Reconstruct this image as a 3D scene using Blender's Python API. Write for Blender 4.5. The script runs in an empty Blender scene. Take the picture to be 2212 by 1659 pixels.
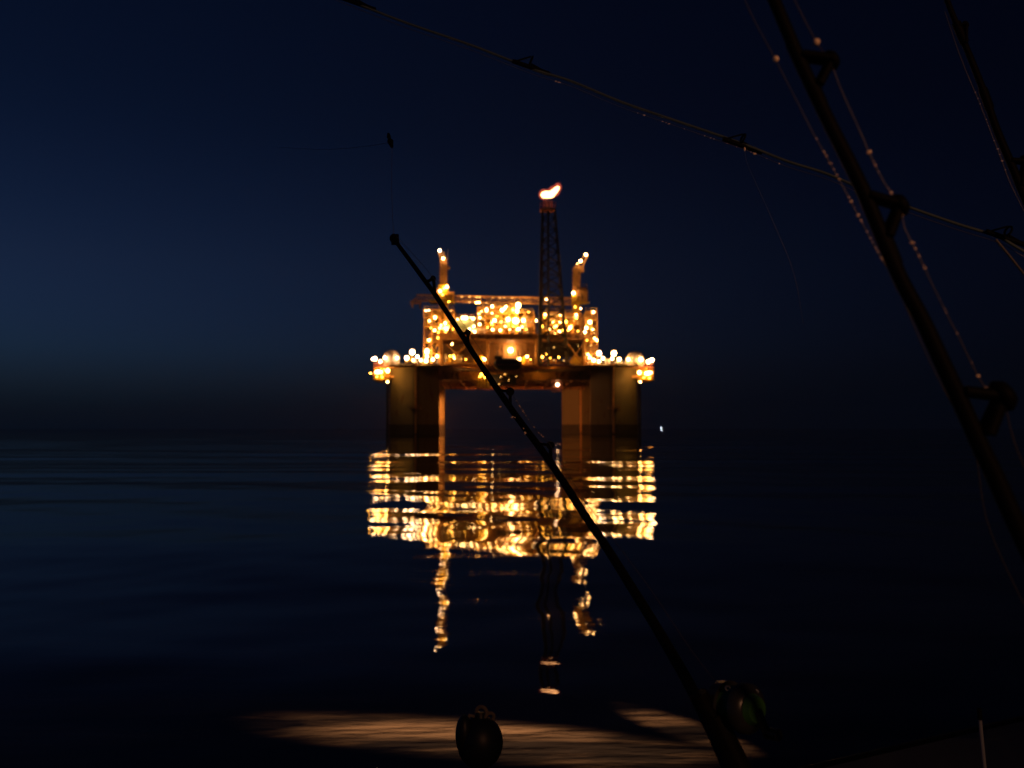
import bpy, math, random
import numpy as np
from mathutils import Vector, Matrix

S = bpy.context.scene
COL = S.collection
rnd = random.Random(7)
HAZE = .00008

# ------------------------------------------------------------------ camera model
CAM_H = 2.2
FPX = 1991.0                      # focal length in picture units (picture 2212 wide)
PITCH = math.atan(95.5 / FPX)
CP, SP = math.cos(PITCH), math.sin(PITCH)


def P(px, py, Y):
    """World point at distance Y for a measured picture position."""
    u, v = (px - 1106.0) / FPX, (829.5 - py) / FPX
    d = Vector((u, CP - SP * v, SP + CP * v))
    t = Y / d.y
    return Vector((d.x * t, Y, CAM_H + d.z * t))


def m_per_px(Y):
    return Y / FPX


def Z1(x, y): return 779.35 + x * .18794, 365.96 + y * .18794
def Z2(x, y): return 1084.3 + x * .18795, 365.96 + y * .18795
def Z3(x, y): return 779.35 + x * .20425, 623.5 + y * .20425
def Z4(x, y): return 1084.3 + x * .20429, 623.5 + y * .2043
def Z6(x, y): return 1534.3 + x * .4085, y * .4085
def Z7(x, y): return 1669.9 + x * .3676, 609.9 + y * .3676
def Z8(x, y): return 677.7 + x * .4289, y * .4289
def ZB(x, y): return 813.2 + x * .4086, 474.4 + y * .4086


# ------------------------------------------------------------------ materials
def new_mat(name):
    m = bpy.data.materials.new(name)
    m.use_nodes = True
    return m, m.node_tree.nodes, m.node_tree.links


def paint(name, col, rough=.55, var=.35, scale=.8, rust=0.0, rust_col=(.10, .045, .02), metal=0.0, streak=1.0, spec=.5):
    m, n, l = new_mat(name)
    b = n['Principled BSDF']
    b.inputs['Roughness'].default_value = rough
    b.inputs['Metallic'].default_value = metal
    b.inputs['Specular IOR Level'].default_value = spec
    tc = n.new('ShaderNodeTexCoord')
    mp = n.new('ShaderNodeMapping')
    mp.inputs['Scale'].default_value = (scale, scale, scale / streak)
    l.new(tc.outputs['Object'], mp.inputs[0])
    no = n.new('ShaderNodeTexNoise')
    no.inputs['Scale'].default_value = 1.0
    no.inputs['Detail'].default_value = 6
    no.inputs['Roughness'].default_value = .65
    l.new(mp.outputs[0], no.inputs['Vector'])
    mx = n.new('ShaderNodeMix'); mx.data_type = 'RGBA'
    mx.inputs[6].default_value = (*[c * (1 - var) for c in col], 1)
    mx.inputs[7].default_value = (*[min(1, c * (1 + var)) for c in col], 1)
    l.new(no.outputs[0], mx.inputs[0])
    out = mx.outputs[2]
    if rust > 0:
        n2 = n.new('ShaderNodeTexNoise')
        n2.inputs['Scale'].default_value = 2.3
        n2.inputs['Detail'].default_value = 8
        l.new(mp.outputs[0], n2.inputs['Vector'])
        rp = n.new('ShaderNodeValToRGB')
        rp.color_ramp.elements[0].position = .62 - rust * .25
        rp.color_ramp.elements[1].position = .72 - rust * .25
        l.new(n2.outputs[0], rp.inputs[0])
        m2 = n.new('ShaderNodeMix'); m2.data_type = 'RGBA'
        m2.inputs[7].default_value = (*rust_col, 1)
        l.new(rp.outputs[0], m2.inputs[0])
        l.new(out, m2.inputs[6])
        out = m2.outputs[2]
    l.new(out, b.inputs['Base Color'])
    return m


def glow(name, col, strength):
    m, n, l = new_mat(name)
    b = n['Principled BSDF']
    b.inputs['Base Color'].default_value = (.6, .6, .6, 1)
    b.inputs['Emission Color'].default_value = (*col, 1)
    b.inputs['Emission Strength'].default_value = strength
    return m


M = {
    'hull': paint('hull_paint', (.16, .145, .075), .65, .12, .25, .10, streak=3, spec=.2),
    'hull_dark': paint('marine_growth', (.035, .035, .028), .9, .5, 1.2),
    'steel': paint('yellow_steel', (.52, .29, .08), .5, .3, .5, .2),
    'grey': paint('grey_steel', (.28, .23, .16), .5, .3, .5, .25),
    'towerpaint': paint('tower_paint', (.055, .045, .034), .6, .35, .5, .2, spec=.2),
    'darksteel': paint('dark_steel', (.045, .042, .04), .6, .4, .6),
    'girder': paint('girder_paint', (.44, .24, .09), .6, .3, .35, .3, streak=2),
    'panel': paint('cladding', (.50, .31, .14), .55, .25, .4, .15, streak=3),
    'green': paint('green_vessel', (.16, .22, .14), .4, .25, .5, .1),
    'white': paint('white_paint', (.62, .60, .54), .4, .15, .4, .1),
    'yellow': paint('safety_yellow', (.62, .42, .035), .45, .2, .6, .08),
    'red': paint('red_oxide', (.42, .15, .10), .55, .25, .6, .1),
    'black': paint('black_blank', (.004, .004, .004), .6, .3, 20, spec=.06),
    'brownblank': paint('grey_blank', (.07, .10, .11), .5, .4, 25, spec=.2),  # blue-grey lifts this lit rod and offsets the warm lamp's orange
    'line': paint('wet_line', (.07, .06, .05), .3, .3, 60),
    'bead': paint('glint_bead', (.95, .70, .50), .12, .1, 40),  # pale orange colour stands in for the glints on wet drops
    'reelgreen': paint('green_anodised', (.032, .11, .02), .35, .4, 20),
    'reelblack': paint('black_reel', (.02, .022, .024), .3, .3, 20),
    'buoy': paint('buoy_rubber', (.010, .015, .024), .45, .3, 9, spec=.3),
    'rope': paint('rope', (.16, .13, .10), .9, .4, 60),
    'deckgrey': paint('gelcoat', (.05, .06, .06), .6, .25, 5),
    'pole': paint('pale_pole', (.17, .19, .24), .4, .2, 8),
    'lampwhite': glow('lamp_white', (1, .48, .15), 6.2),
    'lampwarm': glow('lamp_warm', (1, .42, .09), 7.0),
    'lampamber': glow('lamp_sodium', (1, .38, .03), 6.0),
    'lamppink': glow('lamp_pinkish', (1, .54, .26), 4.6),
    'lampcold': glow('lamp_cold', (.75, .9, 1), 6),
    'lampdim': glow('lamp_dim', (1, .46, .10), 1.0),
    'lampfill': glow('lamp_fill', (1, .27, .06), 190),
    'flame': glow('gas_flame', (1, .43, .15), 1.15),
}
LM = {'w': 'lampwhite', 'm': 'lampwarm', 'a': 'lampamber', 'p': 'lamppink', 'd': 'lampdim', 'c': 'lampcold'}


# ------------------------------------------------------------------ mesh builder
class MB:
    def __init__(s):
        s.v, s.f, s.sm = [], [], []

    def add(s, vs, fs, smooth=False):
        o = len(s.v)
        s.v += [tuple(a) for a in vs]
        s.f += [tuple(i + o for i in f) for f in fs]
        s.sm += [smooth] * len(fs)

    def box(s, a, b):
        x0, x1 = sorted((a[0], b[0])); y0, y1 = sorted((a[1], b[1])); z0, z1 = sorted((a[2], b[2]))
        v = [(x0, y0, z0), (x1, y0, z0), (x1, y1, z0), (x0, y1, z0), (x0, y0, z1), (x1, y0, z1), (x1, y1, z1), (x0, y1, z1)]
        s.add(v, [(0, 3, 2, 1), (4, 5, 6, 7), (0, 1, 5, 4), (1, 2, 6, 5), (2, 3, 7, 6), (3, 0, 4, 7)])
        return s

    def pxbox(s, x0, y0, x1, y1, Y0, Y1):
        a, b = P(x0, y1, Y0), P(x1, y0, Y0)
        return s.box((a.x, Y0, a.z), (b.x, Y1, b.z))

    def tube(s, pts, r, n=8, r1=None, cap=True):
        pts = [Vector(p) for p in pts]
        N = len(pts)
        rs = r if isinstance(r, (list, tuple)) else [r + ((r1 - r) * i / max(1, N - 1) if r1 is not None else 0) for i in range(N)]
        vs, fs = [], []
        up = None
        for i, p in enumerate(pts):
            d = (pts[min(i + 1, N - 1)] - pts[max(i - 1, 0)])
            d = d.normalized() if d.length > 1e-9 else Vector((0, 0, 1))
            if up is None:
                up = Vector((0, 0, 1)) if abs(d.z) < .9 else Vector((0, 1, 0))
            a = d.cross(up).normalized(); b = a.cross(d).normalized(); up = b
            for k in range(n):
                t = 2 * math.pi * k / n
                vs.append(p + (a * math.cos(t) + b * math.sin(t)) * rs[i])
        for i in range(N - 1):
            for k in range(n):
                fs.append((i * n + k, i * n + (k + 1) % n, (i + 1) * n + (k + 1) % n, (i + 1) * n + k))
        s.add(vs, fs, True)
        if cap:
            s.add(vs[:n], [tuple(range(n))[::-1]]); s.add(vs[-n:], [tuple(range(n))])
        return s

    def beam(s, a, b, w=.3):
        """square section bar"""
        return s._bar(Vector(a), Vector(b), w, w)

    def _bar(s, a, b, w, h):
        d = (b - a).normalized()
        up = Vector((0, 0, 1)) if abs(d.z) < .9 else Vector((0, 1, 0))
        x = d.cross(up).normalized() * w / 2; y = x.cross(d).normalized() * h / 2
        v = [a - x - y, a + x - y, a + x + y, a - x + y, b - x - y, b + x - y, b + x + y, b - x + y]
        s.add(v, [(0, 1, 2, 3), (7, 6, 5, 4), (0, 4, 5, 1), (1, 5, 6, 2), (2, 6, 7, 3), (3, 7, 4, 0)])
        return s

    def sphere(s, c, r, nu=12, nv=8, sc=(1, 1, 1), zmin=-1.0):
        vs, fs = [], []
        a0 = math.asin(zmin)
        for j in range(nv + 1):
            t = a0 + (math.pi / 2 - a0) * j / nv
            for i in range(nu):
                p = 2 * math.pi * i / nu
                vs.append((c[0] + r * sc[0] * math.cos(t) * math.cos(p), c[1] + r * sc[1] * math.cos(t) * math.sin(p), c[2] + r * sc[2] * math.sin(t)))
        for j in range(nv):
            for i in range(nu):
                fs.append((j * nu + i, j * nu + (i + 1) % nu, (j + 1) * nu + (i + 1) % nu, (j + 1) * nu + i))
        s.add(vs, fs, True)
        return s

    def prism(s, poly, z0, z1):
        """poly: list of (x, y), counter-clockwise"""
        n = len(poly)
        v = [(p[0], p[1], z0) for p in poly] + [(p[0], p[1], z1) for p in poly]
        s.add(v, [tuple(range(n))[::-1], tuple(range(n, 2 * n))] + [(i, (i + 1) % n, n + (i + 1) % n, n + i) for i in range(n)])
        return s

    def torus(s, c, R, r, axis=(0, 0, 1), nu=20, nv=6, sx=1, sy=1):
        ax = Vector(axis).normalized()
        a = ax.orthogonal().normalized(); b = ax.cross(a)
        vs, fs = [], []
        for i in range(nu):
            t = 2 * math.pi * i / nu
            d = a * math.cos(t) * sx + b * math.sin(t) * sy
            for j in range(nv):
                q = 2 * math.pi * j / nv
                vs.append(Vector(c) + d * (R + r * math.cos(q)) + ax * r * math.sin(q))
        for i in range(nu):
            for j in range(nv):
                fs.append((i * nv + j, ((i + 1) % nu) * nv + j, ((i + 1) % nu) * nv + (j + 1) % nv, i * nv + (j + 1) % nv))
        s.add(vs, fs, True)
        return s

    def rail(s, a, b, h=1.1, n=None, w=.07):
        a, b = Vector(a), Vector(b)
        L = (b - a).length
        n = n or max(2, int(L / 1.8))
        z = Vector((0, 0, 1))
        for k in (h, h * .5):
            s.beam(a + z * k, b + z * k, w)
        for i in range(n + 1):
            p = a.lerp(b, i / n)
            s.beam(p, p + z * h, w)
        return s

    def build(s, name, mat, parent=None):
        me = bpy.data.meshes.new(name)
        org = Vector((0, 0, 0))
        if parent is not None:
            org = parent['_org']; org = Vector(org)
        else:
            xs = [v[0] for v in s.v]; ys = [v[1] for v in s.v]; zs = [v[2] for v in s.v]
            org = Vector(((min(xs) + max(xs)) / 2, (min(ys) + max(ys)) / 2, min(zs)))
        me.from_pydata([(v[0] - org.x, v[1] - org.y, v[2] - org.z) for v in s.v], [], s.f)
        me.polygons.foreach_set('use_smooth', s.sm)
        me.materials.append(M[mat] if isinstance(mat, str) else mat)
        me.update()
        o = bpy.data.objects.new(name, me)
        COL.objects.link(o)
        if parent is not None:
            o.parent = parent
        else:
            o.location = org
        o['_org'] = tuple(org)
        return o


def tag(o, label=None, cat=None, group=None, kind=None):
    if label: o['label'] = label
    if cat: o['category'] = cat
    if group: o['group'] = group
    if kind: o['kind'] = kind
    return o


def thing(name, loc, label, cat, group=None):
    o = bpy.data.objects.new(name, None)
    o.empty_display_size = .5
    COL.objects.link(o)
    o.location = loc
    o['_org'] = tuple(loc)
    return tag(o, label, cat, group)


def sphere_lamp(parent, c, r, kind='m', name='lamp', tall=1.0):
    r = r * .86
    b = MB()
    b.sphere(c, r, 10, 6, (1, 1, tall))
    return b.build(name, LM[kind], parent)


def lamps(parent, conv, Y, spec):
    """spec: (zoom x, zoom y, radius in m, kind[, tall])"""
    for q in spec:
        x, y, r, k = q[:4]
        dy = q[5] if len(q) > 5 else 0
        sphere_lamp(parent, P(*conv(x, y), Y + dy), r, k, tall=q[4] if len(q) > 4 else 1.0)


# ------------------------------------------------------------------ the platform hull
DF = 320.0          # distance of the front row of columns
DB = 400.0          # back row
base = thing('offshore_platform', P(1106, 937, 360), 'huge floodlit offshore platform on four square columns standing in dark calm sea', 'oil platform')
base.location.z = 0; base['_org'] = (base.location.x, 360, 0)


def column_poly(cx, cy, hd, rot, rr=.18):
    """rounded square turned so that a corner faces the viewer"""
    out = []
    for k in range(4):
        t = rot + k * math.pi / 2
        c = Vector((math.cos(t), math.sin(t)))
        tn = Vector((-c.y, c.x))
        for j in range(-3, 4):
            a = t + j * math.pi / 4 / 3
            out.append(Vector((cx, cy)) + c * hd * (1 - rr * 1.414) + Vector((math.cos(a), math.sin(a))) * hd * rr)
    return out


COLS = {}
for key, Y, x0, x1, xe, top in (('fl', DF + 9, 840, 950.5, 904, 788), ('fr', DF + 9, 1273, 1379, 1319, 788),
                                ('bl', DB + 9, 877, 964, 917, 800), ('br', DB + 9, 1212, 1300, 1251, 800)):
    a, b, e = P(x0, 900, Y), P(x1, 900, Y), P(xe, 900, Y)
    cx, hw = (a.x + b.x) / 2, (b.x - a.x) / 2
    off = math.asin(max(-.6, min(.6, (e.x - cx) / hw)))
    rot = -math.pi / 2 + off
    hd = hw / math.cos(off) * 1.03
    ztop = P(0, top, Y).z
    poly = column_poly(cx, Y, hd, rot)
    c = MB().prism(poly, -12, ztop).build('column', 'hull', base)
    MB().prism(column_poly(cx, Y, hd + .12, rot), -6, P(0, 917, Y).z).build('growth_band', 'hull_dark', c)
    ex, ey = cx + hd * math.cos(rot) * .93, Y + hd * math.sin(rot) * .93
    m = MB()
    m.tube([(ex, ey - .5, .3), (ex, ey - .5, ztop - .4)], .32, 8)
    for zz in np.arange(2, ztop - 1, 3.2):
        m.box((ex - .5, ey - .6, zz), (ex + .5, ey + .5, zz + .18))
    m.build('riser_pipe', 'steel', c)
    # weld rings / horizontal stiffener lines and a small landing
    m = MB()
    for fz in (.36, .62):
        m.prism(column_poly(cx, Y, hd + .07, rot), ztop * fz, ztop * fz + .16)
    m.build('stiffener_ring', 'hull', c)
    if key[0] == 'f':
        m = MB()
        zz = P(0, 884, Y).z
        m.box((ex - 2.0, ey - 1.6, zz), (ex + 2.0, ey + .6, zz + .2))
        m.rail((ex - 2, ey - 1.6, zz + .2), (ex + 2, ey - 1.6, zz + .2), 1.0, 4)
        m.build('landing', 'steel', c)
        sgn = -1 if key == 'fl' else 1
        fx = cx + sgn * (hw + .45)
        m = MB()
        m.tube([(fx, Y, -3), (fx, Y, ztop - 3)], .5, 10)
        for zz in (3, 8, 13):
            m.box((fx - .35, Y - .3, zz), (cx + sgn * hw * .9, Y + .3, zz + .4))
        m.build('caisson', 'darksteel', c)
    COLS[key] = (cx, Y, hd, ztop)

# main deck slab, its edge beams and girders below
zd = P(0, 790, DF).z
xl, xr = P(838, 790, DF).x, P(1381, 790, DF).x
m = MB()
m.box((xl, DF - 1, zd - .5), (xr, DB + 18, zd + .12))
deck = m.build('main_deck', 'girder', base)
xa, xb = P(950, 0, DF).x, P(1274, 0, DF).x
zg0 = P(0, 819, DF).z
m = MB()
m.box((xa, DF + 3, zg0), (xb, DF + 4.2, zd - .5))
n = 15
for i in range(n + 1):
    x = xa + (xb - xa) * i / n
    m.box((x - .12, DF + 2.5, zg0 + .3), (x + .12, DF + 3, zd - .55))
m.box((xa, DF + 2.2, zg0 - .25), (xb, DF + 5, zg0))
m.build('deck_girder', 'girder', base)
m = MB()
for Yg in (345, 372, 400):
    m.box((xa - 4, Yg, zg0 - .2), (xb + 4, Yg + 1, zd - .55))
for x in np.linspace(xa + 6, xb - 6, 6):
    m.box((x, DF + 5, zg0 + .2), (x + .8, DB, zd - .55))
m.build('cross_girder', 'girder', base)
# projecting front walkway: beams that run out towards the viewer in the middle
w = MB()
ptsl = [P(*Z3(845, 832), 322), P(*Z3(1270, 866), 312)]
ptsr = [P(*Z4(0, 866), 312), P(*Z4(420, 872), 313), P(*Z4(905, 846), 322)]
w._bar(ptsl[0], ptsl[1], .5, .9); w._bar(ptsr[1], ptsr[2], .5, .9)
w._bar(ptsl[1], ptsr[0], .5, .9); w._bar(ptsr[0], ptsr[1], .5, .9)
w.build('walkway_beam', 'steel', base)
w = MB()
for a, b in ((ptsl[0], ptsl[1]), (ptsl[1], ptsr[1]), (ptsr[1], ptsr[2])):
    w.rail(a + Vector((0, 0, .45)), b + Vector((0, 0, .45)), 1.1)
w.build('handrail', 'steel', base)
w = MB()
zf = ptsl[1].z + .46
w.prism([(ptsl[0].x, 321.8), (ptsl[1].x, 311.7), (ptsr[1].x, 312.7), (ptsr[2].x, 321.8)], zf - .3, zf - .05)
w.build('walkway_floor', 'girder', base)
# girder edges by the columns and diagonal struts
for (ax, ay), (bx, by) in (((1125, 930), (1235, 1060)), ((1235, 1060), (1345, 1045)), ((1135, 925), (1255, 1035))):
    MB().beam(P(*Z3(ax, ay), 316), P(*Z3(bx, by), 316), .45).build('diagonal_strut', 'steel', base)
MB().beam(P(*Z4(20, 1020), 316), P(*Z4(215, 930), 316), .45).build('diagonal_strut', 'steel', base)
# outer edge handrails on deck
w = MB()
w.rail((xl, DF - .9, zd + .12), (xr, DF - .9, zd + .12), 1.15, 60).build('handrail', 'steel', base)
w = MB()
w.rail((xl, DB + 17.8, zd + .12), (xr, DB + 17.8, zd + .12), 1.15, 40)
w.build('handrail', 'steel', base)
# upper deck: floor slab with deep band, posts and braces down to the main deck
ux0, ux1 = P(*Z3(830, 480), 326), P(*Z4(862, 485), 326)
zt, zb = ux0.z, P(*Z3(830, 572), 326).z
m = MB()
m.box((ux0.x, 326, zb + 1.6), (ux1.x, 405, zt - .1))
m.build('upper_deck', 'girder', base)
m = MB()
m.box((ux0.x - .2, 325.2, zt - .35), (ux1.x + .2, 325.98, zt)); m.box((ux0.x - .2, 325.4, zb + 1.1), (ux1.x + .2, 325.98, zb + 1.58))
for x in np.linspace(ux0.x, ux1.x, 24):
    m.box((x - .1, 325.5, zb + 1.6), (x + .1, 325.97, zt - .36))
m.build('deck_edge_beam', 'girder', base)
m = MB()
m.rail((ux0.x, 325.6, zt), (ux1.x, 325.6, zt), 1.2, 34)
m.build('handrail', 'steel', base)
for x, conv in ((852, Z3), (1342, Z3), (362, Z4), (868, Z4)):
    p = P(*conv(x, 800), 327)
    m = MB().tube([(p.x, 327.2, zd + .1), (p.x, 327.2, zb + 1.6)], .55, 10)
    m.build('deck_post', 'steel', base)
for (a, b, conv) in (((900, 585), (1130, 795), Z3), ((1130, 585), (905, 795), Z3), ((1150, 590), (1330, 790), Z3), ((690, 575), (850, 790), Z4), ((860, 590), (700, 790), Z4)):
    m = MB().tube([P(*conv(*a), 328), P(*conv(*b), 328)], .3, 8)
    m.build('cross_brace', 'steel', base)
# walls set back between the two decks
m = MB()
m.box((P(*Z3(1180, 0), 345).x, 345, zd + .1), (P(*Z4(390, 0), 345).x, 346, zb + 1.58))
for x in np.linspace(P(*Z3(1180, 0), 345).x, P(*Z4(390, 0), 345).x, 16):
    m.box((x - .12, 344.7, zd + .1), (x + .12, 344.98, zb + 1.5))
m.build('bulkhead', 'panel', base)
m = MB()
m.box((P(*Z4(400, 0), 341).x, 341, zd + 4.6), (P(*Z4(852, 0), 341).x, 342, zb + 1.58))
m.build('wind_wall', 'darksteel', base)
m = MB()
m.box((P(*Z3(845, 0), 350).x, 350, zd + .1), (P(*Z3(1178, 0), 350).x, 351, zb + 1.58))
m.build('bulkhead', 'panel', base)
# equipment skids on the main deck (each skid rests on the deck)
rnd.seed(11)


def clutter_row(name, x0, x1, conv, y0, ytop, Y, label, cat, mats, seed):
    r = random.Random(seed)
    z0 = P(*conv(0, y0), Y).z; z1 = P(*conv(0, ytop), Y).z
    a, b = P(*conv(x0, 0), Y).x, P(*conv(x1, 0), Y).x
    t = thing(name, ((a + b) / 2, Y, z0), label, cat)
    sk = MB().box((a, Y - .4, z0), (b, Y + 3.4, z0 + .35)).build('skid_base', 'steel', t)
    x = a + .3
    while x < b - 1:
        w = r.uniform(.8, 2.4); h = (z1 - z0) * r.uniform(.45, 1)
        k = r.random(); mt = r.choice(mats)
        if x + w > b: break
        if k < .35:
            MB().box((x, Y, z0 + .35), (x + w, Y + 2, z0 + h)).build('cabinet', mt, t)
        elif k < .65:
            q = MB().tube([(x + w / 2, Y + .8, z0 + .35), (x + w / 2, Y + .8, z0 + h - .4)], w * .38, 12)
            q.sphere((x + w / 2, Y + .8, z0 + h - .4), w * .38, 12, 4, (1, 1, .7), 0)
            q.build('vessel', mt, t)
        elif k < .85:
            q = MB()
            for j in range(3):
                xx = x + w * (j + .5) / 3
                q.tube([(xx, Y + .3, z0 + .35), (xx, Y + .3, z0 + h), (xx, Y + 2, z0 + h)], .13, 6)
            q.build('pipework', mt, t)
        else:
            q = MB()
            zc = z0 + .9
            q.tube([(x, Y + .8, zc), (x + w, Y + .8, zc)], .5, 12)
            q.box((x + .2, Y + .5, z0 + .35), (x + .35, Y + 1.1, zc)); q.box((x + w - .35, Y + .5, z0 + .35), (x + w - .2, Y + 1.1, zc))
            q.build('pump', mt, t)
        x += w + r.uniform(.1, .7)
    return t


sk_a = clutter_row('equipment_skid', 870, 1175, Z3, 795, 640, 324.6, 'orange lit equipment skid low on the deck under the left lattice braces', 'equipment', ['steel', 'panel', 'yellow', 'grey'], 3)
lamps(sk_a, Z3, 323.2, [(965, 585, .34, 'm', 1.3), (980, 715, .42, 'a'), (990, 738, .3, 'm'), (945, 712, .26, 'a'), (1110, 750, .2, 'a'), (1060, 745, .16, 'd'), (905, 730, .15, 'd')])
sk_b = clutter_row('equipment_skid', 395, 690, Z4, 795, 705, 324.6, 'low row of lit machinery under the dark wall right of the flare tower', 'equipment', ['steel', 'panel', 'yellow', 'grey'], 5)
lamps(sk_b, Z4, 323.2, [(428, 722, .3, 'a', 1.4), (400, 745, .26, 'm'), (512, 738, .27, 'a'), (600, 725, .32, 'a', .8), (470, 690, .16, 'a', 1.6), (655, 760, .16, 'd'), (550, 760, .15, 'd')])
sk_c = clutter_row('equipment_skid', 1185, 1345, Z3, 795, 700, 324.6, 'yellow lit cabinets on the deck left of the dark lifeboat', 'equipment', ['yellow', 'panel', 'yellow'], 9)
lamps(sk_c, Z3, 323.2, [(1310, 748, .55, 'm'), (1290, 735, .35, 'a'), (1188, 667, .24, 'w'), (1245, 745, .2, 'a')])
sk_d = clutter_row('equipment_skid', 145, 350, Z4, 805, 705, 324.6, 'glowing machinery on the deck between lifeboat and flare tower', 'equipment', ['yellow', 'panel', 'white'], 13)
lamps(sk_d, Z4, 323.2, [(180, 748, .78, 'm'), (180, 790, .3, 'a'), (265, 718, .5, 'm'), (300, 750, .2, 'a')])
# crumpled yellow tarpaulin-like cover next to right column
p = P(*Z4(805, 815), 329)
tp = MB()
r_ = random.Random(4)
prof = [(720, 800), (735, 740), (775, 716), (820, 722), (880, 716), (893, 760), (885, 815)]
fr = [P(*Z4(x, y), 328) for x, y in prof]; bk = [P(*Z4(x + r_.uniform(-8, 8), y + r_.uniform(-4, 10)), 332) for x, y in prof]
N = len(prof)
tp.add(fr + bk, [tuple(range(N))[::-1], tuple(range(N, 2 * N))] + [(i, (i + 1) % N, N + (i + 1) % N, N + i) for i in range(N)])
o = tp.build('storage_container', 'yellow')
tag(o, 'lumpy yellow lit container on deck just left of the dark right column', 'container')
# big lights on the wall between the decks
lamps(base, Z3, 343, [(1585, 650, 1.05, 'w')])
# unseen lamps added to light the back columns
# they sit behind the front columns; added hoods keep light off the deck underside
for x, Yq_ in ((922, 393), (1318, 374)):
    q = P(x, 878, Yq_)
    h = MB().box((q.x - 4, Yq_ - 4, q.z + 1.3), (q.x + 4, Yq_ + 4, q.z + 1.5)).box((q.x - .3, Yq_, q.z + 1.0), (q.x + .3, Yq_ + 20, q.z + 1.29))
    fl_ = h.build('fill_hood', 'girder', base)
    MB().sphere(q, .42 if x == 1318 else 1.1, 12, 8).build('fill_lamp', 'lampfill', fl_)
# unseen small lamps added behind the walkway beam to brighten the deck girder
for x in (1012, 1040, 1160, 1195):
    q = P(x, 793.8 + (x - 952) / 86 * 7 if x < 1040 else (797 + (1269 - x) / 99 * 5), 319.5)
    MB().sphere(q, .36, 8, 6).build('girder_fill_lamp', 'lampamber', base)
q = P(1140, 815, 330); sphere_lamp(base, (q.x, 330, q.z), .22, 'd')


# ------------------------------------------------------------------ framed modules on the decks
def module(name, label, cat, conv, x0, x1, ytops, ybot, Y0, Y1, nx, seed, mat='steel', panels=.35, pipes=5, vessels=3, rails=True, vm=('panel', 'white', 'grey', 'yellow')):
    """open steel frame with floors, cladding, pipes and vessels. ytops: picture heights of the floors above ybot"""
    r = random.Random(seed)
    z0 = P(*conv(0, ybot), Y0).z
    zs = [z0] + [P(*conv(0, y), Y0).z for y in ytops]
    a, b = P(*conv(x0, 0), Y0).x, P(*conv(x1, 0), Y0).x
    t = thing(name, ((a + b) / 2, (Y0 + Y1) / 2, z0), label, cat)
    xs = [a + (b - a) * i / nx for i in range(nx + 1)]
    f = MB()
    ys = [Y0, (Y0 + Y1) / 2, Y1]
    for y in ys:
        for x in xs:
            f.beam((x, y, z0), (x, y, zs[-1] + .001 * (y - Y0)), .42)
        for z in zs[1:]:
            f.beam((a, y + .02, z), (b, y + .02, z), .36)
    for z in zs[1:]:
        for x in xs:
            f.beam((x + .01, Y0, z - .02), (x + .01, Y1, z - .02), .3)
    f.build('frame', mat, t)
    for i in range(nx):
        for j in range(len(zs) - 1):
            if r.random() < .55:
                u, v = (xs[i], xs[i + 1]) if r.random() < .5 else (xs[i + 1], xs[i])
                MB().tube([(u, Y0 + .1, zs[j]), (v, Y0 + .1, zs[j + 1])], .14, 6).build('brace', mat, t)
            if r.random() < .5:
                MB().tube([(xs[i], Y1, zs[j]), (xs[i + 1], Y1, zs[j + 1])], .14, 6).build('brace', mat, t)
    for z in zs[1:]:
        fo_ = MB().box((a + .1, Y0 + .3, z - .12), (b - .1, Y1 - .3, z + .05)).build('floor', 'girder', t)
        if rails:
            MB().rail((a, Y0 - .1, z + .1), (b, Y0 - .1, z + .1), 1.1).build('handrail', 'yellow', fo_)
    for j in range(len(zs) - 1):
        for i in range(nx):
            if r.random() < panels:
                yy = r.uniform(Y0 + 1.5, ys[1])
                h = (zs[j + 1] - zs[j] - .35) * r.uniform(.5, 1)
                u = xs[i] + .3 + r.uniform(0, .8); v = xs[i + 1] - .3 - r.uniform(0, .8)
                if v - u > .5:
                    MB().box((u, yy, zs[j] + .06), (v, yy + 2.5, zs[j] + h)).build('cladding_panel', r.choice(['panel', 'girder', 'grey', 'steel']), t)
    for k in range(vessels):
        j = r.randrange(len(zs) - 1)
        h = (zs[j + 1] - zs[j]) * .8 if j < len(zs) - 1 else 3
        x = r.uniform(a + 1, b - 1); y = r.uniform(Y0 + 1.2, Y0 + 4)
        rad = r.uniform(.5, .95)
        q = MB()
        if r.random() < .6:
            q.tube([(x, y, zs[j]), (x, y, zs[j] + h - rad * .6)], rad, 14)
            q.sphere((x, y, zs[j] + h - rad * .6), rad, 14, 4, (1, 1, .6), 0)
        else:
            L = r.uniform(2, 4.5)
            q.tube([(x - L / 2, y, zs[j] + rad + .5), (x + L / 2, y, zs[j] + rad + .5)], rad, 14)
            q.sphere((x - L / 2, y, zs[j] + rad + .5), rad, 12, 8, (.5, 1, 1)); q.sphere((x + L / 2, y, zs[j] + rad + .5), rad, 12, 8, (.5, 1, 1))
            q.box((x - L / 3, y - .3, zs[j]), (x - L / 3 + .25, y + .3, zs[j] + rad)); q.box((x + L / 3, y - .3, zs[j]), (x + L / 3 + .25, y + .3, zs[j] + rad))
        q.build('vessel', r.choice(vm), t)
    for k in range(pipes):
        q = MB()
        j = r.randrange(len(zs) - 1)
        x = r.uniform(a, b); y = Y0 - r.uniform(.0, .5); rad = r.uniform(.09, .2)
        zt_ = zs[j] + (zs[j + 1] - zs[j]) * r.uniform(.3, .9)
        x2 = max(a, min(b, x + r.uniform(-7, 7)))
        q.tube([(x, y, zs[j]), (x, y, zt_), (x2, y, zt_), (x2, y, zs[j + 1] + r.uniform(-.5, 1.5))], rad, 8)
        q.build('pipe', r.choice(['steel', 'white', 'yellow', 'grey']), t)
    return t


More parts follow.
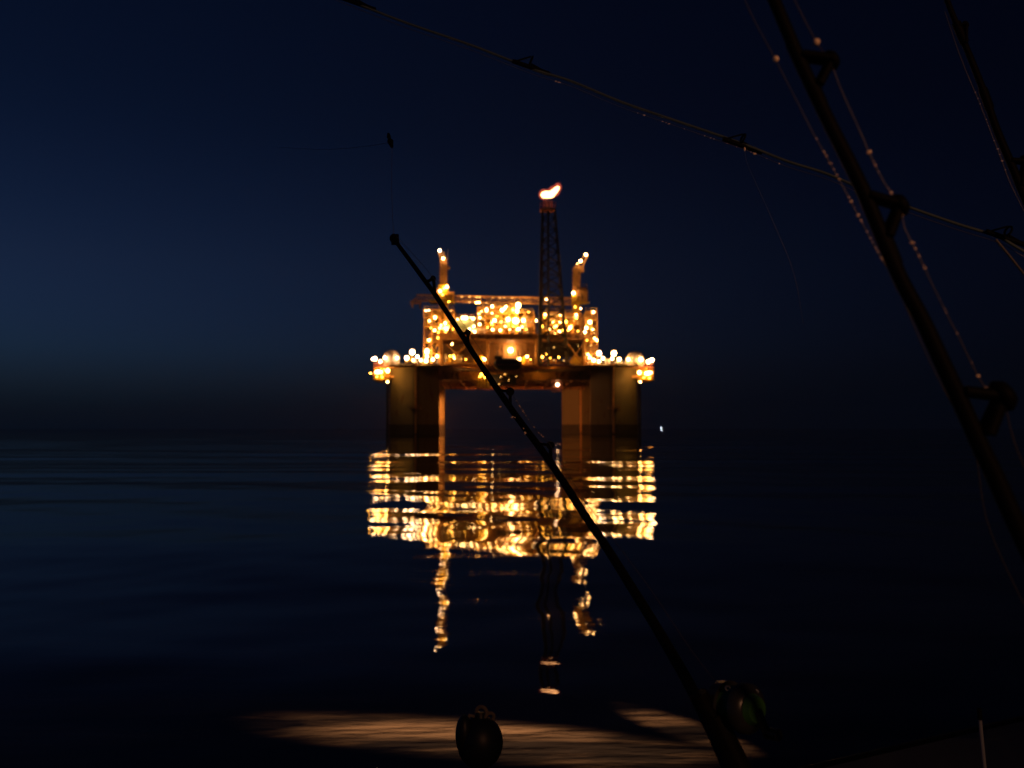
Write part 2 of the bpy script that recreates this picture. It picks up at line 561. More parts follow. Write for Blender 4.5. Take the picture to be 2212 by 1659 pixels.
# left stair tower
mt = module('stair_tower', 'tall open lattice stair tower at the left end of the topsides', 'tower', Z3, 672, 832, [690, 570, 400, 300, 222], 796, 323, 338, 2, 21, panels=.3, pipes=4, vessels=2)
lamps(mt, Z3, 321.5, [(687, 232, .25, 'w'), (718, 230, .27, 'w'), (785, 305, .5, 'm', 1.3), (725, 340, .38, 'm'), (835, 418, .36, 'm'), (850, 388, .34, 'm'),
                      (780, 440, .5, 'm'), (722, 545, .5, 'm'), (815, 520, .28, 'a'), (700, 665, .72, 'w', 1.5), (700, 720, .55, 'w'), (690, 765, .7, 'w'), (762, 750, .55, 'w'), (808, 715, .5, 'm', 1.2), (740, 415, .2, 'a'), (820, 460, .24, 'a')])
# crane side module
mt = module('process_module', 'bright yellow lit frame module under the left crane pedestal', 'module', Z3, 838, 985, [410, 330, 225], 478, 327, 345, 2, 22, panels=.5, pipes=5, vessels=2)
lamps(mt, Z3, 325.2, [(893, 365, .5, 'm', 1.2), (905, 425, .62, 'm'), (870, 420, .4, 'a'), (925, 400, .3, 'a'), (948, 310, .55, 'w', 1.2), (890, 395, .3, 'a'), (955, 235, .2, 'd'), (895, 455, .25, 'a')])
# low deck area with the long green tank
tk = thing('storage_tank', P(*Z3(1080, 478), 332), 'long pale green horizontal tank on upper deck left of the tall lit module', 'tank')
a, b = P(*Z3(945, 400), 332), P(*Z3(1225, 400), 332)
rr = 3.6
q = MB().tube([a + Vector((1.5, 0, 0)), b - Vector((1.5, 0, 0))], rr * .9, 20)
q.sphere(a + Vector((1.5, 0, 0)), rr * .9, 16, 10, (.5, 1, 1)); q.sphere(b - Vector((1.5, 0, 0)), rr * .9, 16, 10, (.5, 1, 1))
q.build('tank_shell', 'green', tk)
q = MB()
for f_ in (.2, .5, .8):
    c = a.lerp(b, f_); q.box((c.x - .4, 330, ux0.z), (c.x + .4, 334, a.z - rr * .6))
q.build('saddle', 'steel', tk)
q = MB().rail((a.x, 329.6, a.z + rr * .86), (b.x, 329.6, a.z + rr * .86), 1.0)
q.box((a.x, 329.2, a.z + rr * .78), (b.x, 331, a.z + rr * .86))
q.build('top_walkway', 'steel', tk)
lamps(tk, Z3, 328, [(1025, 325, .3, 'w'), (1080, 310, .66, 'w'), (1112, 310, .68, 'w'), (1190, 317, .48, 'w'), (1160, 305, .18, 'w'), (1018, 397, .3, 'w'), (1150, 427, .46, 'w', .7), (1195, 400, .4, 'w', 1.2), (1205, 455, .4, 'w', 1.3), (1185, 445, .22, 'w'), (1060, 440, .18, 'd'), (975, 430, .2, 'a')])
# tall centre module
mt = module('process_module', 'tall bright module in the middle with the biggest cluster of white lights', 'module', Z3, 1235, 1655, [400, 320, 255, 195], 478, 328, 350, 5, 23, panels=.45, pipes=10, vessels=5)
lamps(mt, Z3, 326, [(1260, 308, .38, 'w'), (1250, 265, .24, 'm'), (1275, 240, .22, 'm'), (1330, 225, .48, 'w', 1.6), (1390, 188, .5, 'w'), (1388, 262, .27, 'w'), (1495, 228, .66, 'w'),
                    (1535, 190, .34, 'w', 1.1), (1520, 212, .4, 'w'), (1257, 377, .45, 'w'), (1415, 335, .6, 'w'), (1385, 365, .32, 'a', 2.4), (1395, 435, .42, 'w'), (1475, 440, .5, 'm'), (1530, 400, .34, 'm'),
                    (1575, 432, .28, 'm'), (1557, 325, .75, 'w', 1.1), (1632, 338, 1.05, 'w'), (1485, 350, .3, 'a'), (1440, 290, .2, 'a'), (1340, 410, .2, 'a'), (1300, 330, .16, 'd'), (1655, 430, .4, 'm')])
mt = module('process_module', 'bright pipe-filled module between the centre lights and the flare tower', 'module', Z4, 42, 335, [405, 330, 250], 480, 329, 350, 3, 24, panels=.5, pipes=8, vessels=4)
lamps(mt, Z4, 326.4, [(65, 325, .72, 'w'), (148, 340, 1.15, 'w'), (228, 335, .72, 'w'), (172, 178, .95, 'w', 1.2), (160, 235, .6, 'w', 1.5), (45, 190, .34, 'w'), (178, 428, .48, 'w'), (215, 402, .32, 'm'), (82, 432, .25, 'm'), (282, 247, .2, 'a'), (255, 430, .18, 'a'), (310, 352, .15, 'd'), (115, 225, .3, 'a', 2), (120, 400, .25, 'a')])
# turret-like tank on the deck behind
q = MB(); c = P(*Z4(285, 480), 336)
dm = thing('storage_tank', c, 'brown vertical tank with domed top just left of the flare tower', 'tank')
zt2 = P(*Z4(0, 300), 336).z
q.tube([c, (c.x, c.y, zt2)], 2.6, 20); q.sphere((c.x, c.y, zt2), 2.6, 20, 6, (1, 1, .8), 0)
q.build('tank_shell', 'panel', dm)
# right hand process frame
mt = module('process_module', 'amber lit pipe rack module right of the flare tower, open to the sky', 'module', Z4, 405, 665, [378, 315, 250], 484, 328, 346, 3, 25, panels=.3, pipes=8, vessels=3)
lamps(mt, Z4, 326, [(362, 338, .34, 'w', 1.2), (457, 275, .4, 'm'), (615, 282, .28, 'm'), (615, 357, .46, 'm'), (540, 357, .3, 'm'), (500, 430, .38, 'm', .8), (575, 400, .38, 'm'), (605, 458, .62, 'm'), (560, 482, .32, 'm'), (555, 410, .3, 'a', 2), (450, 300, .2, 'a'), (425, 400, .3, 'a', 2), (640, 440, .2, 'a'), (470, 400, .2, 'd'), (520, 330, .14, 'd')])
mt = module('process_module', 'orange panelled module below the right crane pedestal', 'module', Z4, 672, 835, [378, 262], 484, 327, 344, 2, 26, panels=.75, pipes=4, vessels=2)
lamps(mt, Z4, 325.4, [(785, 278, .45, 'm'), (785, 310, .3, 'a', 1.5), (720, 415, .55, 'm', 1.2), (677, 350, .35, 'a', 1.8), (735, 395, .25, 'm'), (700, 440, .25, 'a'), (805, 450, .2, 'a'), (760, 340, .16, 'd')])
# right stair tower
mt = module('stair_tower', 'narrow orange clad stair tower at the right end of the topsides', 'tower', Z4, 884, 1003, [690, 560, 430, 330, 240], 806, 323, 338, 2, 27, panels=.8, pipes=4, vessels=1)
lamps(mt, Z4, 321.5, [(968, 248, .48, 'w', .8), (930, 355, .65, 'w'), (892, 415, .55, 'w', 1.1), (878, 460, .45, 'w'), (960, 432, .3, 'm'), (1003, 545, .42, 'm'), (978, 525, .3, 'm', 1.3), (910, 695, .38, 'm'), (930, 728, .52, 'm'), (940, 600, .18, 'd'), (900, 545, .2, 'a'), (975, 470, .16, 'd')])
# faint lights on the dark wall
lamps(base, Z4, 339.5, [(550, 620, .16, 'd'), (807, 603, .12, 'd')])


# ------------------------------------------------------------------ column top equipment: lamp posts, domes, corner galleries
def lamp_post(conv, x, y, ybot, Y, r, kind, label, arm=0):
    p, b = P(*conv(x, y), Y), P(*conv(x, ybot), Y)
    t = thing('lamp_post', (b.x, Y, zd + .12), label, 'lamp post', 'lamp posts on the column tops')
    MB().tube([(b.x, Y, zd + .12), (p.x, Y, p.z - r)], .11, 8, .08).box((b.x - .35, Y - .35, zd + .12), (b.x + .35, Y + .35, zd + .3)).build('pole', 'grey', t)
    MB().box((p.x - r * .8, Y + .1, p.z + r * .75), (p.x + r * .8, Y + r, p.z + r * 1.15)).build('lamp_hood', 'grey', t)
    sphere_lamp(t, p, r, kind)
    return t


LP = [
    (Z3, 545, 672, .98, 'p', 'tallest lamp post with pinkish halo on the left column top'),
    (Z3, 486, 735, .82, 'p', 'low white lamp post right beside the left dome, left of the tallest one'),
    (Z3, 598, 720, .6, 'p', 'short lamp post just right of the tallest post on the left column'),
    (Z3, 556, 757, .5, 'w', 'knee-high lamp under the tallest post on the left column'),
    (Z3, 636, 757, .5, 'w', 'low lamp between the tallest left post and the left stair tower'),
    (Z4, 1185, 685, 1.0, 'w', 'tall lamp post with the widest warm halo on the right column top'),
    (Z4, 1028, 683, .9, 'p', 'tall pink-rimmed lamp post right beside the right stair tower'),
    (Z4, 1068, 737, .58, 'p', 'short lamp post between the two tall posts on the right column'),
    (Z4, 1025, 770, .62, 'w', 'low lamp at the foot of the pink-rimmed post on the right column'),
    (Z4, 970, 758, .66, 'w', 'low lamp at the very foot of the right stair tower'),
    (Z4, 1240, 748, .72, 'w', 'low warm lamp nearest the right dome, right of the widest halo'),
    (Z4, 1166, 740, .52, 'w', 'short lamp directly under the widest halo post on the right column'),
]
for i, (conv, x, y, r, k, lab) in enumerate(LP):
    lamp_post(conv, x, y, 800, 321.5 + (i % 3) * .8, r, k, lab)
# yellow ramp and small boxes on the left column top
st = thing('stairway', P(*Z3(500, 800), 323), 'bright yellow inclined stair on the left column top', 'stair')
q = MB()
q._bar(P(*Z3(470, 795), 323), P(*Z3(548, 738), 323), .9, .35)
q._bar(P(*Z3(470, 775), 323), P(*Z3(548, 718), 323), .1, .1)
q.build('flight', 'yellow', st)
q = MB(); q.rail(P(*Z3(470, 795), 322.4), P(*Z3(548, 738), 322.4), 1.0, 4); q.build('handrail', 'yellow', st)
for conv, x0, x1, yt, lab in ((Z3, 570, 600, 765, 'small pale cabinet between low lamps on left column top'), (Z4, 1085, 1140, 745, 'pale pinkish cabinet between lamp posts on right column top'), (Z4, 1195, 1275, 775, 'low wide pale cabinet beside the right dome')):
    a, b = P(*conv(x0, 0), 325), P(*conv(x1, 0), 325)
    zt_ = P(*conv(0, yt), 325).z
    t = thing('deck_cabinet', ((a.x + b.x) / 2, 325, zd + .12), lab, 'cabinet')
    MB().box((a.x, 325, zd + .3), (b.x, 327, zt_)).build('cabinet_body', 'white', t)
    MB().box((a.x - .1, 324.9, zt_), (b.x + .1, 327.1, zt_ + .15)).build('roof', 'grey', t)
    MB().box((a.x, 325, zd + .12), (b.x, 327, zd + .3)).build('plinth', 'girder', t)
    MB().box((a.x + (b.x - a.x) * .3, 324.95, zd + .5), (a.x + (b.x - a.x) * .7, 324.999, zt_ - .3)).build('door', 'grey', t)


def dome(conv, xc, hw, ytop, lab, lm):
    Y = 326
    c = P(*conv(xc, 805), Y); r = hw * .2043 * m_per_px(Y)
    t = thing('dome_tank', (c.x, Y, zd + .12), lab, 'dome', 'domes on the outer column tops')
    zt_ = P(*conv(0, ytop), Y).z
    cyl = zt_ - r
    q = MB()
    q.tube([(c.x, Y, zd + .12), (c.x, Y, max(zd + .4, cyl))], r, 28)
    q.sphere((c.x, Y, max(zd + .4, cyl)), r, 28, 10, (1, 1, (zt_ - max(zd + .4, cyl)) / r), 0)
    q.build('dome_shell', 'white', t)
    q = MB()
    for j in range(8):
        a = 2 * math.pi * j / 8 + .2
        pts = [(c.x + math.cos(a) * math.cos(e) * (r + .03), Y + math.sin(a) * math.cos(e) * (r + .03), max(zd + .4, cyl) + math.sin(e) * (zt_ - max(zd + .4, cyl)) * 1.01) for e in np.linspace(0, 1.45, 8)]
        q.tube(pts, .1, 5)
    q.build('rib', 'steel', t)
    q = MB().torus((c.x, Y, zd + 1.0), r + .1, .13, (0, 0, 1), 32, 6)
    q.build('base_ring', 'yellow', t)
    lamps(t, conv, Y - r - .6, lm)
    return t


dome(Z3, 324, 89, 652, 'pale domed tank on the outer edge of the left column', [(255, 730, .55, 'p'), (384, 732, .52, 'p')])
dome(Z4, 1404, 104, 668, 'pale domed tank on the outer edge of the right column', [(1337, 748, .55, 'w')])


def gallery(conv, x0, x1, lab, lm, sgn):
    Y = 322
    a, b = P(*conv(x0, 0), Y), P(*conv(x1, 0), Y)
    zr, zt_, z0_, zz = P(*conv(0, 795), Y).z, P(*conv(0, 822), Y).z, P(*conv(0, 955), Y).z, P(*conv(0, 990), Y).z
    cx, R = (a.x + b.x) / 2, (b.x - a.x) / 2
    t = thing('corner_gallery', (cx, Y + R, z0_), lab, 'gallery', 'round corner galleries')
    cy = Y + R
    q = MB().tube([(cx, cy, z0_ - .25), (cx, cy, z0_ + .45)], R, 32); q.build('floor_ring', 'yellow', t)
    q = MB(); q.sphere((cx, cy, z0_ - .26), R * .85, 24, 5, (1, 1, -.33), 0); q.build('bottom_dish', 'girder', t)
    q = MB().tube([(cx, cy, zt_ - .3), (cx, cy, zt_ + .2)], R, 32); q.build('roof_ring', 'red', t)
    q = MB()
    for j in range(12):
        an = 2 * math.pi * j / 12
        x, y = cx + math.cos(an) * R * .93, cy + math.sin(an) * R * .93
        q.tube([(x, y, z0_ + .45), (x, y, zt_ - .3)], .13, 6)
    q.build('cage_post', 'steel', t)
    q = MB()
    for h in (1.0, 1.9):
        q.torus((cx, cy, z0_ + h), R * .97, .07, (0, 0, 1), 32, 5)
    q.build('cage_rail', 'yellow', t)
    q = MB()
    for h in (.6, 1.15):
        q.torus((cx, cy, zt_ + .2 + h), R * .95, .07, (0, 0, 1), 32, 5)
    for j in range(16):
        an = 2 * math.pi * j / 16
        x, y = cx + math.cos(an) * R * .95, cy + math.sin(an) * R * .95
        q.tube([(x, y, zt_ + .2), (x, y, zt_ + 1.4)], .06, 5)
    q.build('top_rail', 'red', t)
    q = MB().tube([(cx, cy, z0_ + .45), (cx, cy, zt_ - .3)], R * .35, 16); q.build('drum', 'steel', t)
    q = MB().box((cx - sgn * R * .4, cy + .5, z0_ + .6), (cx - sgn * (R + 3), cy + 2.0, z0_ + 1.5)); q.build('bracket', 'steel', t)
    lamps(t, conv, Y - .35, lm)
    return t


gallery(Z3, 123, 308, 'round yellow lit corner gallery hung outside the left column', [(150, 742, .78, 'p'), (128, 745, .5, 'p'), (207, 770, .6, 'w'), (185, 880, .95, 'm', .8), (165, 882, .6, 'm'), (212, 882, .62, 'm'), (285, 868, .66, 'm', 1.3), (103, 895, .3, 'a'), (250, 860, .3, 'a'), (170, 930, .25, 'a'), (225, 935, .25, 'a')], -1)
gallery(Z4, 1432, 1616, 'round yellow lit corner gallery hung outside the right column', [(1585, 755, .8, 'p'), (1548, 772, .78, 'w'), (1470, 748, .75, 'w'), (1453, 887, .68, 'm', 1.1), (1525, 897, .62, 'm'), (1550, 893, .8, 'm'), (1575, 888, .5, 'm'), (1500, 940, .25, 'a'), (1560, 945, .28, 'a')], 1)
# lamps under the galleries shining on the columns
for conv, x, sg in ((Z3, 283, 1), (Z4, 1462, -1)):
    q = P(*conv(x, 985), 318.5)
    sphere_lamp(base, (q.x, 318.5, q.z), .42, 'm')


# ------------------------------------------------------------------ cranes
def lattice(q, A, B, w0, w1, n, r=.12, d0=None, d1=None, depthdir=Vector((0, 1, 0))):
    """four chord lattice between A and B; w measured across, d in depth"""
    A, B = Vector(A), Vector(B)
    ax = (B - A).normalized()
    side = ax.cross(depthdir).normalized()
    dd = side.cross(ax).normalized()
    d0 = d0 or w0; d1 = d1 or w1
    R = []
    for i in range(n + 1):
        t = i / n
        c = A.lerp(B, t); w = (w0 + (w1 - w0) * t) / 2; d = (d0 + (d1 - d0) * t) / 2
        R.append([c - side * w - dd * d, c + side * w - dd * d, c + side * w + dd * d, c - side * w + dd * d])
    for k in range(4):
        q.tube([R[i][k] for i in range(n + 1)], r, 6)
    for i in range(n):
        for k in range(4):
            k2 = (k + 1) % 4
            a, b = (k, k2) if i % 2 else (k2, k)
            q.tube([R[i][a], R[i + 1][b]], r * .6, 5)
        for k in range(4):
            q.tube([R[i][k], R[i][(k + 1) % 4]], r * .6, 5)
    return q


Yc = 333
cl = thing('pedestal_crane', P(*Z1(965, 1625), Yc), 'lit yellow pedestal crane with a straight mast at the left end of the topsides', 'crane', 'cranes on the topsides')
c0 = P(*Z1(968, 1640), Yc)
MB().tube([c0, P(*Z1(968, 1540), Yc)], 1.05, 18).tube([P(*Z1(968, 1560), Yc), P(*Z1(968, 1530), Yc)], [1.05, 1.7], 18).build('pedestal', 'yellow', cl)
q = MB(); q.pxbox(*Z1(785, 1525), *Z1(1070, 1498), Yc - 3, Yc + 3); q.rail(P(*Z1(785, 1498), Yc - 3), P(*Z1(1070, 1498), Yc - 3)); q.build('slewing_platform', 'yellow', cl)
q = MB(); q.pxbox(*Z1(850, 1460), *Z1(905, 1370), Yc - 2.5, Yc); q.build('cab', 'girder', cl)
q = MB(); q.pxbox(*Z1(1000, 1498), *Z1(1072, 1405), Yc - 2, Yc + 2.5); q.build('machinery_house', 'steel', cl)
q = MB(); q.pxbox(*Z1(890, 1498), *Z1(1000, 1320), Yc - 2, Yc + 2); q.build('mast_base', 'yellow', cl)
q = MB(); q.pxbox(*Z1(908, 1322), *Z1(988, 1045), Yc - 1.4, Yc + 1.4)
for yy in range(1060, 1320, 40):
    q.pxbox(*Z1(900, yy + 6), *Z1(996, yy), Yc - 1.5, Yc + 1.5)
q.build('mast', 'girder', cl)
q = MB(); q.beam(P(*Z1(985, 1045), Yc), P(*Z1(905, 940), Yc), .5); q.beam(P(*Z1(920, 1045), Yc), P(*Z1(900, 950), Yc), .4); q.beam(P(*Z1(985, 1045), Yc), P(*Z1(945, 955), Yc), .4); q.pxbox(*Z1(990, 1140), *Z1(1022, 1115), Yc - 1, Yc + 1)
q.build('mast_head', 'steel', cl)
q = MB(); q.tube([P(*Z1(1000, 915), Yc), P(*Z1(1000, 1040), Yc)], .08, 6); q.build('aerial', 'grey', cl)
lamps(cl, Z1, Yc - 2.9, [(907, 933, .58, 'p'), (948, 1023, .5, 'w'), (990, 1350, .56, 'w'), (912, 1397, .55, 'w'), (955, 1370, .3, 'a', 2.2), (1012, 1520, .3, 'a', .8), (940, 1440, .3, 'a')])

Yr = 333
cr = thing('pedestal_crane', P(*Z2(850, 1625), Yr), 'yellow pedestal crane with a bent mast and long level boom at the right end', 'crane', 'cranes on the topsides')
MB().tube([P(*Z2(850, 1640), Yr), P(*Z2(850, 1550), Yr)], 1.35, 18).build('pedestal', 'yellow', cr)
q = MB(); poly = [(800, 1520), (1015, 1520), (1005, 1545), (900, 1556), (800, 1548)]
f0 = [P(*Z2(*p_), Yr - 3) for p_ in poly]; f1 = [P(*Z2(*p_), Yr + 3) for p_ in poly]; N = len(poly)
q.add(f0 + f1, [tuple(range(N)), tuple(range(N, 2 * N))[::-1]] + [((i + 1) % N, i, N + i, N + (i + 1) % N) for i in range(N)])
q.build('slewing_platform', 'yellow', cr)
q = MB(); q.pxbox(*Z2(862, 1519), *Z2(988, 1385), Yr - 2.2, Yr + 2.2); q.pxbox(*Z2(895, 1385), *Z2(980, 1355), Yr - 1.5, Yr + 1.5); q.build('machinery_house', 'girder', cr)
q = MB(); q.rail(P(*Z2(905, 1352), Yr - 1.5), P(*Z2(980, 1352), Yr - 1.5), 1.0); q.build('handrail', 'steel', cr)
q = MB(); q.pxbox(*Z2(805, 1519), *Z2(861, 1440), Yr - 2.6, Yr); q.build('cab', 'yellow', cr)
q = MB()
q._bar(P(*Z2(850, 1440), Yr), P(*Z2(862, 1130), Yr), 2.7, 2.7)
for yy in range(1150, 1430, 45):
    q.pxbox(*Z2(808, yy + 6), *Z2(902, yy), Yr - 1.5, Yr + 1.5)
q.build('mast', 'girder', cr)
q = MB(); q.pxbox(*Z2(840, 1180), *Z2(942, 1108), Yr - 1.3, Yr + 1.3); q.build('mast_head', 'girder', cr)
q = MB(); q.beam(P(*Z2(870, 1108), Yr), P(*Z2(950, 985), Yr), .5); q.beam(P(*Z2(930, 1108), Yr), P(*Z2(985, 990), Yr), .5); q.beam(P(*Z2(905, 1075), Yr), P(*Z2(965, 1045), Yr), .3); q.beam(P(*Z2(950, 985), Yr), P(*Z2(985, 990), Yr), .5)
q.build('gantry_tip', 'steel', cr)
q = MB(); lattice(q, P(*Z2(800, 1518), Yr - 2), P(*Z1(640, 1475), Yr - 2), 2.3, 2.1, 30, .2, 1.8, 1.4)
q.build('boom', 'steel', cr)
q = MB(); q.beam(P(*Z1(650, 1475), Yr - 2), P(*Z1(575, 1530), Yr - 2), .6); q.beam(P(*Z1(575, 1535), Yr - 2), P(*Z1(700, 1535), Yr - 2), .7); q.build('boom_tip', 'girder', cr)
q = MB()
for x_, l_ in ((592, 1590), (682, 1605)):
    q.tube([P(*Z1(x_, 1535), Yr - 2), P(*Z1(x_, l_ - 15), Yr - 2)], .25, 6); q.pxbox(*Z1(x_ - 9, l_), *Z1(x_ + 9, l_ - 50), Yr - 2.5, Yr - 1.5)
q.build('hook_block', 'girder', cr)
lamps(cr, Z2, Yr - 3.1, [(965, 980, .58, 'w'), (903, 1053, .56, 'w'), (823, 1422, .64, 'w'), (510, 1493, .36, 'w'), (865, 1085, .18, 'm'), (905, 1600, .26, 'w'), (840, 1580, .25, 'a')])
lamps(cr, Z1, Yr - 3.4, [(1330, 1530, .4, 'm'), (1362, 1530, .36, 'm'), (1250, 1465, .22, 'd'), (1330, 1468, .24, 'd'), (1365, 1468, .24, 'd'), (1160, 1465, .2, 'd'), (1510, 1475, .16, 'd'), (1600, 1475, .2, 'd'), (1650, 1475, .16, 'd'), (1250, 1525, .2, 'd'), (1440, 1535, .16, 'd'), (1740, 1475, .2, 'd')])

# ------------------------------------------------------------------ flare tower with flame
Yf = 318.6
ft = thing('flare_tower', P(1196, 789, 322), 'tall dark slender lattice flare tower rising above the topsides', 'flare tower')
legs_b = [P(1164, 789, Yf), P(1228, 789, Yf), P(1224, 789, 324), P(1168, 789, 324)]
legs_t = [P(1171, 449, Yf), P(1199, 449, Yf), P(1197, 449, 322.4), P(1173, 449, 322.4)]
q = MB()
NB = 13
rings = [[legs_b[k].lerp(legs_t[k], (i / NB) ** .9) for k in range(4)] for i in range(NB + 1)]
for k in range(4):
    q.tube([rr_[k] for rr_ in rings], .48 if k in (0, 3) else .34, 8, .24)
q.build('tower_leg', 'towerpaint', ft)
q = MB()
for i in range(NB):
    for k in range(4):
        k2 = (k + 1) % 4
        q.tube([rings[i][k], rings[i + 1][k2]], .17, 6)
        q.tube([rings[i][k2], rings[i + 1][k]], .17, 6)
        q.tube([rings[i + 1][k], rings[i + 1][k2]], .13, 6)
q.build('lattice_brace', 'towerpaint', ft)
q = MB().tube([(Vector(legs_b[0]) + Vector(legs_b[2])) / 2 + Vector((-1.5, 0, 0)), P(1184, 447, 320.5)], .4, 10); q.build('flare_pipe', 'darksteel', ft)
q = MB(); q.pxbox(1166.5, 452, 1200, 449, 318, 323); q.build('top_platform', 'red', ft)
q = MB()
zq = P(0, 449, 318).z
x0_, x1_ = P(1167, 0, 318).x, P(1199.5, 0, 318).x
for a_, b_ in (((x0_, 318), (x1_, 318)), ((x1_, 318), (x1_, 323)), ((x1_, 323), (x0_, 323)), ((x0_, 323), (x0_, 318))):
    q.rail((*a_, zq), (*b_, zq), 2.2, 2, .12)
q.build('handrail', 'red', ft)
q = MB()
for px_ in (1174, 1180, 1186, 1192):
    q.tube([P(px_, 449, 320.5), P(px_, 434, 320.5)], .3, 8)
q.build('flare_tip', 'red', ft)
fl = MB()
for px_, py_, r_, sc in ((1175, 421, 1.3, (1, 1, 1)), (1180, 420, 1.45, (1.1, 1, .95)), (1186, 420, 1.35, (1.2, 1, .9)), (1192, 418, 1.3, (1.2, 1, .9)), (1197, 414, 1.2, (1, 1, 1)), (1201, 410, 1.1, (.9, 1, 1.05)), (1205, 406, .85, (.9, 1, 1)), (1183, 425, .9, (3.0, 1, .6))):
    c = P(px_, py_, 320.5)
    fl.sphere(c, r_ * .88, 14, 10, sc)
fo = fl.build('gas_flame', 'flame')
rm = fo.modifiers.new('rm', 'REMESH'); rm.mode = 'VOXEL'; rm.voxel_size = .2; rm.use_smooth_shade = True
sm_ = fo.modifiers.new('sm', 'SMOOTH'); sm_.iterations = 22
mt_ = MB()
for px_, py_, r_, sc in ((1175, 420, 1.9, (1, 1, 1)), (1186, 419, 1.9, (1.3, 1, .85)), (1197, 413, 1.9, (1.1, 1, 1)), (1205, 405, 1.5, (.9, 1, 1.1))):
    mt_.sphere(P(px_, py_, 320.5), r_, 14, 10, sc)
mm, n, l = new_mat('flame_halo'); n.remove(n['Principled BSDF'])  # see-through glowing shell added to give the flame its red halo
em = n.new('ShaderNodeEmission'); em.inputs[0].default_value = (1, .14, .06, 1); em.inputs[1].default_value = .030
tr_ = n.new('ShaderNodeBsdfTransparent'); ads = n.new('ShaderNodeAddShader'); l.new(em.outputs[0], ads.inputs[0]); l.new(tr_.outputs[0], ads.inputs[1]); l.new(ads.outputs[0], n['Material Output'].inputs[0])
mo = mt_.build('flame_halo', mm, fo)
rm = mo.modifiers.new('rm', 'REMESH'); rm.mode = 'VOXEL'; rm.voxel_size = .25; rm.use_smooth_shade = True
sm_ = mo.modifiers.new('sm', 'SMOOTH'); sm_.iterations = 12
tag(fo, 'white-hot gas flame with orange rim leaning right on top of the flare tower', 'flame')

# ------------------------------------------------------------------ lifeboat, under deck gondola and hanging basket
lb = thing('lifeboat', P(1097, 801, 306), 'dark enclosed lifeboat hanging in front of the deck, left of the flare tower', 'lifeboat')
a, b = P(1066, 786, 306), P(1128, 788, 306)
q = MB()
nn = 14
pts = [a.lerp(b, i / nn) for i in range(nn + 1)]
rs = [max(.15, 2.1 * (1 - abs(2 * (i / nn) - 1) ** 4) ** .5) for i in range(nn + 1)]
q.tube(pts, rs, 18); q.build('hull', 'darksteel', lb)
q = MB(); q.pxbox(1068, 776, 1086, 769, 305, 307); q.build('cockpit', 'darksteel', lb)
q = MB(); q.pxbox(1064, 789, 1132, 786.5, 303.6, 308.4); q.build('fender_strip', 'red', lb)
q = MB()
for px_ in (1074, 1120):
    q.tube([P(px_, 776, 306), P(px_, 757, 310), P(px_, 757, 322)], .16, 6)
q.build('davit_arm', 'darksteel', lb)
gd = thing('maintenance_gondola', P(1075, 838, 314), 'yellow access gondola slung under the middle of the deck', 'gondola')
Yg = 313
q = MB(); q.pxbox(*Z3(1235, 1055), *Z3(1345, 1040), Yg, Yg + 4)
q.build('floor', 'steel', gd)
q = MB()
for x_ in (1245, 1275, 1310, 1345):
    q.beam(P(*Z3(x_, 1045), Yg), P(*Z3(x_, 900), Yg), .35)
q.beam(P(*Z3(1240, 925), Yg), P(*Z3(1350, 925), Yg), .35); q.beam(P(*Z3(1240, 1000), Yg), P(*Z3(1350, 1000), Yg), .2)
q.build('cage', 'yellow', gd)
q = MB(); q.pxbox(*Z3(1372, 1010), *Z4(150, 905), Yg + 1, Yg + 5); q.build('machinery_house', 'darksteel', gd)
q = MB(); q.tube([P(*Z3(1495, 945), Yg - .5), P(*Z3(1560, 945), Yg - .5)], 1.1, 14); q.tube([P(*Z4(20, 935), Yg - .4), P(*Z4(80, 930), Yg - .4)], .9, 12); q.build('winch_drum', 'yellow', gd)
q = MB(); q.beam(P(*Z3(1345, 1040), Yg), P(*Z3(1440, 1035), Yg), .4); q.beam(P(*Z3(1440, 1035), Yg), P(*Z3(1500, 960), Yg), .4); q.beam(P(*Z3(1370, 900), Yg), P(*Z4(160, 900), Yg), .4); q.build('frame', 'steel', gd)
lamps(gd, Z3, Yg - 1.0, [(1258, 930, .22, 'a'), (1310, 938, .22, 'a'), (1275, 915, .2, 'a'), (1393, 982, .3, 'w'), (1460, 1010, .16, 'd'), (1480, 935, .18, 'd')])
lamps(gd, Z4, Yg - 1.0, [(30, 905, .16, 'd'), (150, 930, .13, 'd'), (75, 970, .14, 'd')])
bk_ = thing('lamp_basket', P(*Z4(580, 1085), 330), 'small caged basket with one pinkish lamp hung under the deck', 'basket')
q = MB(); Yb = 330
for x_ in (530, 565, 600, 628):
    q.beam(P(*Z4(x_, 1085), Yb), P(*Z4(x_, 930), Yb), .16); q.beam(P(*Z4(x_, 1085), Yb + 3), P(*Z4(x_, 930), Yb + 3), .16)
for y_ in (980, 1030, 1085):
    q.beam(P(*Z4(530, y_), Yb), P(*Z4(628, y_), Yb), .16); q.beam(P(*Z4(530, y_), Yb + 3), P(*Z4(628, y_), Yb + 3), .16)
q.build('cage', 'red', bk_)
q = MB().pxbox(*Z4(530, 1092), *Z4(628, 1080), Yb, Yb + 3); q.build('floor', 'girder', bk_)
lamps(bk_, Z4, Yb - .4, [(587, 1015, .6, 'p')])


